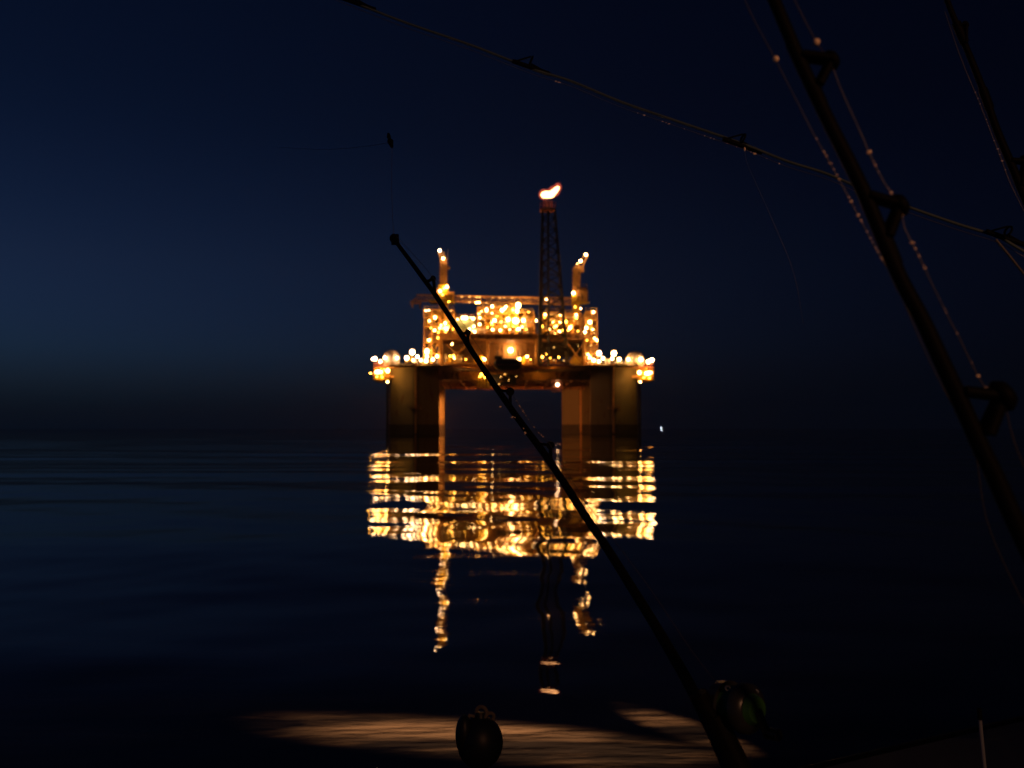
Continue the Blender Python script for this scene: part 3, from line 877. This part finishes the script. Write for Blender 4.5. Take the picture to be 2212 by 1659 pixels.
# ------------------------------------------------------------------ far vessels on the horizon
def far_vessel(px, Y, r, kind, lab):
    c = P(px, 926, Y)
    t = thing('distant_vessel', (c.x, Y, 0), lab, 'vessel', 'ships on the horizon')
    q = MB().prism([(c.x - 9, Y - 2), (c.x + 7, Y - 2), (c.x + 11, Y), (c.x + 7, Y + 2), (c.x - 9, Y + 2)], -.4, 1.0); q.build('hull', 'darksteel', t)
    MB().box((c.x - 5, Y - 1.5, 1.0), (c.x - 1, Y + 1.5, 2.1)).build('wheelhouse', 'darksteel', t)
    MB().tube([(c.x - 3, Y, 2.1), (c.x - 3, Y, 4.2)], .1, 6).build('mast', 'darksteel', t)
    MB().sphere((c.x - 3, Y - .4, 3.0), r, 10, 6).build('masthead_lamp', LM[kind], t)


far_vessel(1428 + 3, 2600, .62, 'c', 'tiny ship with a cold white lamp on the horizon right of the platform')
far_vessel(730 + 2, 2900, .10, 'c', 'barely visible tiny ship with a faint lamp on the horizon left of the platform')

# ------------------------------------------------------------------ fishing rods in the foreground
def curve(pts, n=6):
    """Catmull-Rom through (px, py, Y)"""
    out = []
    p = [pts[0]] + list(pts) + [pts[-1]]
    for i in range(1, len(p) - 2):
        for k in range(n):
            t = k / n
            q = []
            for c in range(3):
                a, b, d, e = p[i - 1][c], p[i][c], p[i + 1][c], p[i + 2][c]
                q.append(.5 * (2 * b + (d - a) * t + (2 * a - 5 * b + 4 * d - e) * t * t + (3 * b - a - 3 * d + e) * t ** 3))
            out.append(tuple(q))
    out.append(tuple(pts[-1]))
    return [P(*q) for q in out]


def guide(parent, foot, foot2, tip, Y, r, ring, mat='black', ry=1.0):
    """roller guide: two legs that meet in a ring frame"""
    a, b, c = P(*foot, Y), P(*foot2, Y), P(*tip, Y - .004)
    q = MB()
    for off in (-.006, .006):
        o = Vector((0, off, 0))
        q.tube([a + o, c + o], r, 6); q.tube([b + o, c + o * .5], r * 1.25, 6)
    q.torus(c, ring, r * 1.3, (1, 0, .6), 16, 6)
    g = q.build('line_guide', mat, parent)
    return g


def wraps(parent, pts, r, name='thread_wrap', mat='black'):
    MB().tube(pts, r, 10).build(name, mat, parent)


def beads(parent, line, seed, n, rmin, rmax, segs=None, name='droplet'):
    """water drops hanging on a wet line"""
    r = random.Random(seed)
    N = len(line) - 1
    proto = None
    for i in range(n):
        t = r.choice(segs) if segs else (0, 1)
        u = r.uniform(*t) * N
        k = min(N - 1, int(u)); p = line[k].lerp(line[k + 1], u - k)
        rr_ = r.uniform(rmin, rmax) * (1.0 if r.random() > .15 else 1.45)
        p = p + Vector((0, -.001, -rr_ * .5))
        if proto is None:
            org = Vector(parent['_org'])
            proto = MB().sphere(org, 1.0, 10, 8).build(name, 'bead', parent); o = proto
        else:
            o = proto.copy(); COL.objects.link(o); o.parent = parent
        o.location = p - org
        o.scale = (rr_ * r.uniform(.6, 1.7), rr_, rr_ * r.uniform(.45, 1.1)); o.rotation_euler = (0, r.uniform(-.7, .1), 0)
    return proto


# thick rod on the right
Ya = .85
R1 = [(*Z6(230, -260), Ya), (*Z6(338, 0), Ya), (*Z6(450, 265), Ya), (*Z6(540, 465), Ya), (*Z6(650, 690), Ya), (*Z6(800, 990), Ya), (*Z6(925, 1290), Ya), (*Z7(760, 0), Ya), (*Z7(880, 225), Ya), (*Z7(985, 450), Ya), (*Z7(1090, 675), Ya), (*Z7(1228, 980), Ya), (*Z7(1300, 1130), Ya), (*Z7(1440, 1440), Ya), (2290, 1330, Ya), (2420, 1600, Ya), (2700, 2200, Ya), (3150, 3270, Ya)]
pts = curve(R1)
t1 = thing('fishing_rod', pts[-1], 'thick black fishing rod crossing the right side of the picture, nearest of all', 'fishing rod', 'fishing rods in holders')
mp = m_per_px(Ya)
N = len(pts)
MB().tube(pts, [(13.0 + 8.5 * i / (N - 1)) * mp for i in range(N)], 14).build('blank', 'black', t1)
guide(t1, Z6(480, 295), Z6(570, 455), Z6(640, 318), Ya, .0036, .0055)
guide(t1, Z6(835, 1035), Z6(935, 1250), Z6(1000, 1085), Ya, .004, .0065)
guide(t1, Z7(1115, 640), Z7(1250, 890), Z7(1345, 668), Ya, .0055, .009)
for (za, zb_) in (((430, 225), (500, 380)), ((545, 460), (590, 560)), ((800, 980), (860, 1130)), ((925, 1250), (985, 1400))):
    i0, i1 = P(*Z6(*za), Ya), P(*Z6(*zb_), Ya)
    wraps(t1, [i0, i1], 15.0 * mp)
ln = curve([(*Z6(380, -130), .85), (*Z6(460, 30), .85), (*Z6(560, 220), .85), (*Z6(635, 330), .845), (*Z6(690, 470), .845), (*Z6(790, 690), .845), (*Z6(850, 830), .845), (*Z6(910, 950), .845), (*Z6(1000, 1095), .845), (*Z6(1030, 1210), .845), (*Z6(1100, 1350), .845), (*Z6(1220, 1600), .845), (*Z7(1100, 340), .845), (*Z7(1240, 610), .845), (*Z7(1345, 672), .845), (*Z7(1440, 1000), .845), (2300, 1200, .85)], 8)
MB().tube(ln, .00055, 6).build('line', 'line', t1)
beads(t1, ln, 3, 30, .0004, .0014, [(.34, .47), (.34, .47), (.42, .62), (.56, .7), (.60, .66), (.66, .84)])
q = MB().sphere(P(*Z6(562, 222), .845), .0034, 10, 8); q.build('line_glint', 'bead', t1)  # pale ball in place of a blurred glint on the line

# loose line left of the thick rod
ln2 = curve([(*Z6(120, -180), .9), (*Z6(200, 40), .9), (*Z6(345, 315), .9), (*Z6(450, 520), .9), (*Z6(555, 725), .9), (*Z6(620, 840), .9), (*Z6(700, 985), .9), (*Z6(790, 1155), .9), (*Z6(900, 1360), .9), (*Z6(980, 1500), .9), (*Z7(900, 420), .905), (*Z7(1010, 640), .91), (*Z7(1180, 980), .92), (2140, 1150, .93), (2260, 1400, .95)], 8)
t2 = thing('fishing_line', ln2[0], 'wet line with orange glinting droplets close along the left of the thick rod', 'fishing line')
MB().tube(ln2, .0005, 6).build('strand', 'line', t2)
beads(t2, ln2, 5, 34, .0004, .0015, [(.27, .37), (.30, .44), (.36, .5), (.48, .56), (.52, .58)])
q = MB().sphere(P(*Z6(347, 312), .9), .0032, 10, 8); q.build('line_glint', 'bead', t2)  # another blurred glint, modelled as a pale ball

# far right rod
Yb_ = 1.45
R2 = [(*Z6(1190, -200), Yb_), (*Z6(1252, 0), Yb_), (*Z6(1320, 170), Yb_), (*Z6(1388, 335), Yb_), (*Z6(1455, 510), Yb_), (*Z6(1515, 685), Yb_), (*Z6(1605, 900), Yb_), (*Z6(1680, 1080), Yb_), (2330, 690, Yb_), (2480, 1050, Yb_), (2640, 1450, Yb_), (2980, 2300, Yb_)]
pts = curve(R2)
t3 = thing('fishing_rod', pts[-1], 'thin black fishing rod at the top right corner of the picture', 'fishing rod', 'fishing rods in holders')
mp = m_per_px(Yb_); N = len(pts)
MB().tube(pts, [(5.2 + 6 * i / (N - 1)) * mp for i in range(N)], 12).build('blank', 'black', t3)
for za, zb_ in (((1300, 120), (1345, 225)), ((1440, 470), (1478, 575))):
    wraps(t3, [P(*Z6(*za), Yb_), P(*Z6(*zb_), Yb_)], 9.5 * mp)
guide(t3, Z6(1585, 850), Z6(1640, 985), Z6(1665, 855), Yb_, .0034, .007)
guide(t3, Z6(1310, 140), Z6(1345, 235), Z6(1350, 130), Yb_, .002, .004)
ln3 = curve([(*Z6(1240, 60), Yb_), (*Z6(1330, 320), Yb_), (*Z6(1430, 560), Yb_), (*Z6(1530, 820), Yb_), (*Z6(1620, 1040), Yb_), (2290, 600, Yb_)])
MB().tube(ln3, .0006, 6).build('line', 'line', t3)
beads(t3, ln3, 8, 12, .0007, .0012, [(.3, .75)])

# long rod lying across the sky
D0, D1 = 1.8, 1.5
R3 = [Z8(20, -60), Z8(220, 20), Z8(480, 120), Z8(800, 230), Z8(1095, 345), Z8(1300, 410), Z8(1540, 510), Z8(1800, 600), Z8(2150, 720), Z6(400, 850), Z6(620, 920), Z6(850, 1020), Z6(1050, 1095), Z6(1300, 1182), Z6(1520, 1252), Z6(1660, 1330), (2420, 660), (2700, 850), (3400, 1290), (5000, 2260)]
n_ = len(R3)
def dep(px): return D0 + (D1 - D0) * max(0, min(1, (px - 700) / 1600))
R3 = [(x, y, dep(x)) for x, y in R3]
pts = curve(R3)
t4 = thing('fishing_rod', pts[-1], 'long slim greyish fishing rod slanting across the upper sky above the flame', 'fishing rod', 'fishing rods in holders')
N = len(pts)
MB().tube(pts, [.0021 + .0005 * i / (N - 1) for i in range(N)], 10).build('blank', 'brownblank', t4)
for (x, y) in (Z8(222, 18), Z8(1095, 340), Z6(170, 770), Z6(1570, 1262)):
    Yq = dep(x)
    q = MB()
    c = P(x, y, Yq)
    q.torus(c + Vector((0, -.004, .012)), .008, .0018, (.9, .2, -.35), 16, 6)
    q.tube([c + Vector((-.03, 0, .012)), c + Vector((0, -.003, .02))], .0016, 6); q.tube([c + Vector((.03, 0, -.010)), c + Vector((0, -.003, .006))], .0016, 6)
    q.build('line_guide', 'black', t4)
    q = MB().tube([c + Vector((-.035, 0, .0125)), c + Vector((.035, 0, -.0125))], .0042, 10); q.build('thread_wrap', 'black', t4)
off = Vector((0, -.006, -.012))
lpts = [p + off for p in pts]
MB().tube(lpts, .0005, 6).build('line', 'line', t4)
beads(t4, lpts, 9, 26, .0009, .0016, [(.33, .42), (.35, .4), (.43, .47), (.24, .25)])
ln4 = curve([(1608, 316, 1.6), (1611, 340, 1.6), (1617, 360, 1.6), (1657, 449, 1.6), (1690, 525, 1.6), (1706, 564, 1.6), (1722, 620, 1.6), (1735, 700, 1.6)])
tl = thing('fishing_line', ln4[0], 'faint loose line hanging down from the slanting grey rod left of the thick rod', 'fishing line')
MB().tube(ln4, .00028, 6).build('strand', 'line', tl)
q = MB().sphere(ln4[2], .0018, 10, 8, (1, 1, 2.2)); q.build('swivel', 'bead', tl)
ln5 = curve([(2151, 517, 1.25), (2180, 552, 1.25), (2212, 592, 1.25), (2300, 700, 1.25)])
tl = thing('fishing_line', ln5[0], 'pale wet line running down to the right picture edge from the slanting rod', 'fishing line')
MB().tube(ln5, .0016, 6).build('strand', 'line', tl)

# middle rod with reel
def depm(py): return 2.15 - .85 * max(0, min(1.3, (py - 513) / 1000))
R4 = [(851, 514), Z1(440, 880), Z1(560, 1040), Z1(700, 1230), (938, 634), ZB(395, 525), ZB(470, 640), ZB(560, 780), ZB(680, 955), ZB(780, 1095), ZB(900, 1255), ZB(1000, 1405), ZB(1100, 1560), (1315, 1190), (1360, 1262), (1400, 1326), (1436, 1386), (1480, 1462), (1512, 1524), (1548, 1600), (1600, 1720), (1650, 1850), (1800, 2180), (2110, 2830)]
R4 = [(x, y, depm(y)) for x, y in R4]
pts = curve(R4)
t5 = thing('fishing_rod', pts[-1], 'black fishing rod with a green-tinged reel leaning across the lit platform', 'fishing rod', 'fishing rods in holders')
N = len(pts)
MB().tube(pts, [.0046 + .0052 * (i / (N - 1)) for i in range(N)], 12).build('blank', 'black', t5)
q = MB()
tip = P(851, 515, 2.15)
q.torus(tip + Vector((0, 0, 0)), .0072, .0042, (.4, 1, .2), 18, 8); q.tube([P(846, 524, 2.15), P(858, 524, 2.15)], .006, 10); q.sphere(tip, .0085, 12, 8, (.8, .7, 1.1))
q.tube([P(858, 506, 2.15), P(860, 530, 2.15)], .0035, 8)
q.build('tip_top', 'black', t5)
for tp_, f1, f2, rg in (((936, 602), (921, 609), (941, 640), .0045), ((1011, 718), (996, 722), (1011, 748), .0048), ((1102, 846), (1076, 842), (1102, 882), .0066), ((1189, 962), (1162, 958), (1190, 1000), .006)):
    Yq = depm(tp_[1])
    a, b, c = P(*f1, Yq), P(*f2, Yq), P(*tp_, Yq - .004)
    q = MB()
    for o_ in (-.005, .005):
        q.tube([a + Vector((0, o_, 0)), c + Vector((0, o_, 0))], .0028, 6); q.tube([b + Vector((0, o_, 0)), c + Vector((0, o_, 0))], .0032, 6)
    q.tube([c + Vector((0, -.009, 0)), c + Vector((0, .009, 0))], rg * 1.3, 12)
    q.build('line_guide', 'black', t5)
ln6 = curve([(858, 512, 2.14), (936, 600, 2.06), (1011, 716, 1.96), (1102, 846, 1.86), (1128, 885, 1.83), (1160, 930, 1.79), (1189, 962, 1.75), (1262, 1080, 1.66), (1340, 1185, 1.56), (1410, 1280, 1.48), (1490, 1400, 1.38), (1560, 1492, 1.29)])
MB().tube(ln6, .0005, 6).build('line', 'line', t5)
beads(t5, ln6, 15, 16, .0008, .0015, [(.3, .52)])
# drops clinging to the underside of the blank
ln7 = curve([(1070, 855, 1.85), (1080, 877, 1.83), (1096, 897, 1.81), (1122, 906, 1.79), (1136, 940, 1.77)])
o = beads(t5, ln7, 22, 6, .0012, .002)
# the reel
Yl = 1.28
mp = m_per_px(Yl)
c = P(1592, 1527, Yl)
axd = Vector((.55, -.8, .12)).normalized()
side = axd.orthogonal().normalized()
Rr = 52 * mp
q = MB(); q.tube([c - axd * .028, c - axd * .012], [Rr * .98, Rr], 32); q.tube([c + axd * .012, c + axd * .022, c + axd * .028], [Rr, Rr * .98, Rr * .7], 32)
rl = q.build('reel', 'reelblack', t5)
q = MB().tube([c - axd * .012, c + axd * .012], Rr * .82, 28); q.build('spool', 'reelgreen', rl)
q = MB().tube([c + axd * .0281, c + axd * .036], [Rr * .62, Rr * .5], 24); q.build('side_cap', 'reelgreen', rl)
q = MB()
h0 = c + axd * .036
q.beam(h0, h0 + Vector((.012, 0, -.03)), .010); q.tube([h0 + Vector((.012, 0, -.03)), h0 + Vector((.012, 0, -.03)) + axd * .02], .008, 12)
q.build('crank_handle', 'reelblack', rl)
q = MB(); f_ = P(1528, 1540, Yl)
q.tube([c + Vector((-Rr * .8, 0, -.012)), f_ + Vector((0, 0, 0))], .009, 8); q.tube([P(1508, 1498, Yl), P(1556, 1596, Yl)], .013, 14)
q.tube([P(1540, 1546, Yl), P(1660, 1790, Yl - .02)], .0165, 14)
q.build('reel_seat', 'black', t5)
for k_ in (0, 1):
    q = MB().torus(P(1572 + 60 * k_, 1487 + 8 * k_, Yl - .01), .0032, .0013, (.3, 1, .2), 16, 6); q.build('lug_glint', 'pole', rl)  # pale lug rings stand in for glints on top of the reel

# swivel with line in the sky above the rod tip
sw = thing('line_swivel', P(841, 303, 2.2), 'tiny dark swivel clip hanging on a faint line in the sky left of the flame', 'swivel')
q = MB().tube([P(839, 288, 2.2), P(840, 297, 2.2)], [.003, .0055], 10).tube([P(840, 299, 2.2), P(843, 305, 2.2), P(847, 319, 2.2)], [.003, .008, .003], 10); q.build('swivel_body', 'black', sw)
q = MB().tube(curve([(847, 319, 2.2), (846, 400, 2.19), (848, 470, 2.17), (851, 508, 2.15)]), .0005, 5); q.tube(curve([(839, 308, 2.2), (800, 315, 2.3), (740, 321, 2.45), (690, 323, 2.6), (600, 318, 3.0)]), .0006, 5); q.build('leader_line', 'line', sw)

# ------------------------------------------------------------------ floating buoy
cb = P(1037, 1603, 3.36)
mpb = m_per_px(3.36)
KB = mpb / m_per_px(6.35)
by = thing('round_float', (cb.x, 3.36, cb.z - 55 * mpb), 'dark round float with a rope eye at the bottom edge against the orange lit water', 'float')
q = MB().sphere(cb, 49 * mpb, 28, 18, (1, 1, 1.12)); q.build('ball', 'buoy', by)
q = MB().sphere(cb + Vector((-33 * mpb, -.025, 20 * mpb)), 22 * mpb, 18, 12, (.85, 1, 1.9)); q.build('fender_pad', 'buoy', by)
top = cb + Vector((0, 0, 52 * mpb))


def kv(x, y, z): return top + Vector((x, y, z)) * KB


MB().tube([kv(0, 0, -.03), kv(0, 0, .035)], [.055 * KB, .03 * KB], 16).build('neck', 'buoy', by)
q = MB().torus(kv(.01, -.01, .035), .038 * KB, .013 * KB, (.35, 1, 0), 20, 8); q.torus(kv(.065, 0, .0), .03 * KB, .012 * KB, (-.3, 1, .2), 18, 8); q.tube([kv(-.03, 0, .0), kv(-.07, -.02, .02), kv(-.10, -.03, -.04)], .013 * KB, 8)
q.build('rope_eye', 'rope', by)

# ------------------------------------------------------------------ own boat: gunwale and thin pole
g0, g1 = Vector((.55, 2.62, 0)), Vector((2.0, 3.38, 0))
zg = 1.18
gw = thing('boat_gunwale', (1.6, 2.2, 0), 'dim grey gunwale of the anglers\' own boat in the bottom right corner', 'boat')
dirv = (g1 - g0).normalized()
outl = [g0 - dirv * .5, g1 + dirv * 3.0]
q = MB()
pl = [(outl[0].x, outl[0].y), (.5, -1.5), (6.5, -1.5), (outl[1].x, outl[1].y)]
q.prism(pl, zg - .08, zg)
q.build('deck', 'deckgrey', gw)
q = MB(); off_ = Vector((-dirv.y, dirv.x, 0)) * .03
q.tube([outl[0] + off_ + Vector((0, 0, zg - .04)), outl[1] + off_ + Vector((0, 0, zg - .04))], .04, 12); q.build('rub_rail', 'black', gw)
q = MB()
q.prism([(outl[0].x + .08, outl[0].y - .05), (.62, -1.45), (6.4, -1.45), (outl[1].x - .05, outl[1].y - .15)], -.4, zg - .09); q.build('hull_side', 'deckgrey', gw)
q = MB().box((-2.5, -1.4, .3), (.52, 3.365, cb.z - 55 * mpb)); q.build('stern_ledge', 'black', gw)
ps = thing('pole', P(2165, 2064, 1.75), 'thin pale pole with a dark cap standing in the bottom right corner', 'pole')
MB().tube([P(2117, 1556, 1.75), P(2121, 1600, 1.75), P(2127, 1660, 1.75), P(2165, 2066, 1.75)], .0036, 10).build('shaft', 'pole', ps)
MB().tube([P(2115.5, 1530, 1.75), P(2117, 1554, 1.75)], .0042, 10).build('cap', 'black', ps)

# ------------------------------------------------------------------ the sea
def wave_field(X, Y, seed=4790):
    r = np.random.RandomState(seed)
    H = np.zeros_like(X)
    D = np.hypot(X, Y)
    lams = np.exp(np.linspace(math.log(.9), math.log(17), 46))
    for lam in lams:
        lam = lam * r.uniform(.93, 1.07)
        k = 2 * math.pi / lam
        spread = 14 if lam > 4 else 36
        th = math.radians(r.normal(4, spread))
        slope = .0040 if lam > 5 else (.0044 if lam > 2 else .003)
        slope *= r.uniform(.5, 1.35)
        ph = r.uniform(0, 2 * math.pi)
        fade = 1 / (1 + (D / (lam * 42)) ** 4)
        H += slope / k * np.cos(k * (X * math.sin(th) + Y * math.cos(th)) + ph) * fade
    # slope added near the boat to shorten the flame's reflection
    u = np.maximum(0, 8.02 - (Y + .35 * X))
    H -= .018 * (u - .3 * (1 - np.exp(-u / .3)))
    return H


def sea():
    d = [1.5]
    while d[-1] < 6300:
        s = d[-1]
        step = .16 if s < 14 else (.26 if s < 60 else (.42 if s < 150 else max(.5, (s - 150) * .03 + .5)))
        d.append(s + step)
    d = np.array(d)
    t = np.linspace(-1, 1, 261)
    t = np.sign(t) * (np.abs(t) * .55 + .45 * np.abs(t) ** 3)
    TT, DD = np.meshgrid(t, d)
    X = TT * (DD * 1.0 + 18); Y = DD
    H = wave_field(X, Y)
    nr, nc = X.shape
    co = np.stack([X, Y, H], -1).reshape(-1, 3)
    me = bpy.data.meshes.new('sea')
    idx = np.arange(nr * nc).reshape(nr, nc)
    fa = np.stack([idx[:-1, :-1], idx[:-1, 1:], idx[1:, 1:], idx[1:, :-1]], -1).reshape(-1, 4)
    me.vertices.add(len(co)); me.vertices.foreach_set('co', co.ravel())
    me.loops.add(fa.size); me.loops.foreach_set('vertex_index', fa.ravel().astype(np.int32))
    me.polygons.add(len(fa)); me.polygons.foreach_set('loop_start', (np.arange(len(fa)) * 4).astype(np.int32))
    me.polygons.foreach_set('use_smooth', np.ones(len(fa), bool))
    me.update(calc_edges=True); me.validate()
    m, n, l = new_mat('sea_water')
    n.remove(n['Principled BSDF'])
    tc = n.new('ShaderNodeTexCoord')

    def noise(sc, scale, detail):
        mp_ = n.new('ShaderNodeMapping'); mp_.inputs['Scale'].default_value = sc
        l.new(tc.outputs['Object'], mp_.inputs[0])
        no = n.new('ShaderNodeTexNoise'); no.inputs['Scale'].default_value = scale; no.inputs['Detail'].default_value = detail
        l.new(mp_.outputs[0], no.inputs['Vector'])
        return no.outputs[0]

    def bump(h, dist):
        bp = n.new('ShaderNodeBump'); bp.inputs['Strength'].default_value = 1.0; bp.inputs['Distance'].default_value = dist
        l.new(h, bp.inputs['Height'])
        return bp.outputs[0]
    nsoft = bump(noise((1.1, 3.6, 1), 1.5, 4), .0016)
    nrough = bump(noise((.9, 4.0, 1), 1.6, 7), .10)
    gl = n.new('ShaderNodeBsdfGlossy'); gl.inputs['Roughness'].default_value = .012; l.new(nsoft, gl.inputs['Normal'])
    df = n.new('ShaderNodeBsdfDiffuse'); l.new(nrough, df.inputs['Normal'])
    rp = n.new('ShaderNodeValToRGB'); l.new(noise((.42, 2.0, 1), .9, 9), rp.inputs[0])  # light and dark streaks in the colour make the lamplit patch ragged
    rp.color_ramp.elements[0].position = .45; rp.color_ramp.elements[0].color = (.004, .004, .004, 1)
    rp.color_ramp.elements[1].position = .60; rp.color_ramp.elements[1].color = (.050, .042, .032, 1)
    l.new(rp.outputs[0], df.inputs['Color'])
    fr = n.new('ShaderNodeFresnel'); fr.inputs['IOR'].default_value = 1.333; l.new(nsoft, fr.inputs['Normal'])
    mx = n.new('ShaderNodeMixShader'); l.new(fr.outputs[0], mx.inputs[0]); l.new(df.outputs[0], mx.inputs[1]); l.new(gl.outputs[0], mx.inputs[2])
    l.new(mx.outputs[0], n['Material Output'].inputs[0])
    me.materials.append(m)
    o = bpy.data.objects.new('sea', me); COL.objects.link(o)
    tag(o, 'calm dark sea with long gentle ripples mirroring the platform lights', 'water', kind='structure')


sea()

# ------------------------------------------------------------------ light: boat's own lamps behind the camera
def spot(name, loc, aim, energy, size, blend, col, radius, sx=1, roll=0):
    L = bpy.data.lights.new(name, 'SPOT'); L.energy = energy; L.spot_size = math.radians(size); L.spot_blend = blend; L.color = col; L.shadow_soft_size = radius
    o = bpy.data.objects.new(name, L); COL.objects.link(o)
    o.location = loc
    d = (Vector(aim) - Vector(loc))
    q = d.to_track_quat('-Z', 'Y')
    o.rotation_mode = 'QUATERNION'
    o.rotation_quaternion = q @ Matrix.Rotation(math.radians(roll), 4, 'Z').to_quaternion()
    o.scale = (sx, 1, 1)
    return o


aimp = P(1085, 1590, 6.6); aimp.z = 0
spot('deck_floodlight', (2.7, -1.2, 3.7), aimp, 6800, 2.7, 1.0, (1, .46, .20), .03, 8, -14)
aim2 = P(1475, 1570, 6.6); aim2.z = 0; aim2 = Vector((CAM_H * 370 / 640, CAM_H * 1991 / 640, 0))
spot('deck_floodlight', (2.75, -1.1, 3.7), aim2, 2600, 2.0, .9, (1, .46, .20), .03, 3, -35)
spot('cabin_lamp', (1.6, -1.6, 3.2), P(1750, 420, 1.0), 10, 60, .5, (1, .43, .2), .06)

# ------------------------------------------------------------------ dusk sky
w = bpy.data.worlds.new('World'); S.world = w; w.use_nodes = True
n, l = w.node_tree.nodes, w.node_tree.links
bg = n['Background']
sk = n.new('ShaderNodeTexSky'); sk.sky_type = 'NISHITA'; sk.sun_disc = False
sk.sun_elevation = math.radians(-5.0); sk.sun_rotation = math.radians(-62); sk.ozone_density = 3.2; sk.dust_density = .4
tc = n.new('ShaderNodeTexCoord'); sep = n.new('ShaderNodeSeparateXYZ'); l.new(tc.outputs['Generated'], sep.inputs[0])
rp = n.new('ShaderNodeValToRGB'); l.new(sep.outputs[2], rp.inputs[0])
cr_ = rp.color_ramp
cr_.elements[0].position = 0.0; cr_.elements[0].color = (.06, .20, .55, 1)
cr_.elements[1].position = .34; cr_.elements[1].color = (.55, .72, .68, 1)
for p_, c_ in ((.03, (.10, .30, .60, 1)), (.08, (.34, .70, .88, 1)), (.17, (.70, .88, .86, 1))):
    e = cr_.elements.new(p_); e.color = c_
mx = n.new('ShaderNodeMix'); mx.data_type = 'RGBA'; mx.blend_type = 'MULTIPLY'; mx.inputs[0].default_value = 1
l.new(sk.outputs[0], mx.inputs[6]); l.new(rp.outputs[0], mx.inputs[7])
# grey-blue air low over the horizon, brighter towards the place where the sun went down
r2 = n.new('ShaderNodeValToRGB'); l.new(sep.outputs[2], r2.inputs[0])
r2.color_ramp.elements[0].position = 0; r2.color_ramp.elements[0].color = (.0016, .0052, .0125, 1)
r2.color_ramp.elements[1].position = .30; r2.color_ramp.elements[1].color = (.0004, .0014, .0042, 1)
e = r2.color_ramp.elements.new(.10); e.color = (.0018, .0040, .0110, 1)
mr = n.new('ShaderNodeMapRange'); l.new(sep.outputs[0], mr.inputs[0])
mr.inputs[1].default_value = -.5; mr.inputs[2].default_value = .5; mr.inputs[3].default_value = 1.15; mr.inputs[4].default_value = .38
sc_ = n.new('ShaderNodeVectorMath'); sc_.operation = 'SCALE'; l.new(r2.outputs[0], sc_.inputs[0]); l.new(mr.outputs[0], sc_.inputs['Scale'])
ad = n.new('ShaderNodeVectorMath'); ad.operation = 'ADD'; l.new(mx.outputs[2], ad.inputs[0]); l.new(sc_.outputs[0], ad.inputs[1])
l.new(ad.outputs[0], bg.inputs[0]); bg.inputs[1].default_value = .108

# ------------------------------------------------------------------ damp night air
if HAZE:
    q = MB().box((-6500, -60, -2), (6500, 6400, 130))
    hz = q.build('haze', 'black')
    m, n, l = new_mat('night_air'); n.remove(n['Principled BSDF'])
    pv = n.new('ShaderNodeVolumePrincipled'); pv.inputs['Color'].default_value = (.9, .93, 1, 1); pv.inputs['Density'].default_value = HAZE; pv.inputs['Anisotropy'].default_value = .3
    l.new(pv.outputs[0], n['Material Output'].inputs['Volume'])
    hz.data.materials[0] = m
    tag(hz, 'thin damp night air that glows softly around the platform lights', 'haze', kind='stuff')

# ------------------------------------------------------------------ camera and render settings
cam = bpy.data.cameras.new('camera'); co = bpy.data.objects.new('camera', cam); COL.objects.link(co)
co.location = (0, 0, CAM_H); co.rotation_euler = (math.pi / 2 + PITCH, 0, 0)
cam.sensor_width = 36; cam.lens = 36 * FPX / 2212
cam.clip_start = .05; cam.clip_end = 40000
cam.dof.use_dof = True; cam.dof.focus_distance = 2.1; cam.dof.aperture_fstop = (cam.lens / 1000) / .0058
S.camera = co
S.view_settings.view_transform = 'Standard'; S.view_settings.look = 'None'; S.view_settings.exposure = 3.0; S.view_settings.gamma = 1
c = S.cycles
c.max_bounces = 5; c.diffuse_bounces = 2; c.glossy_bounces = 3; c.transmission_bounces = 1
c.sample_clamp_indirect = 6; c.sample_clamp_direct = 0
c.caustics_reflective = False; c.caustics_refractive = False
c.use_denoising = True
for o in bpy.data.objects:
    if '_org' in o: del o['_org']
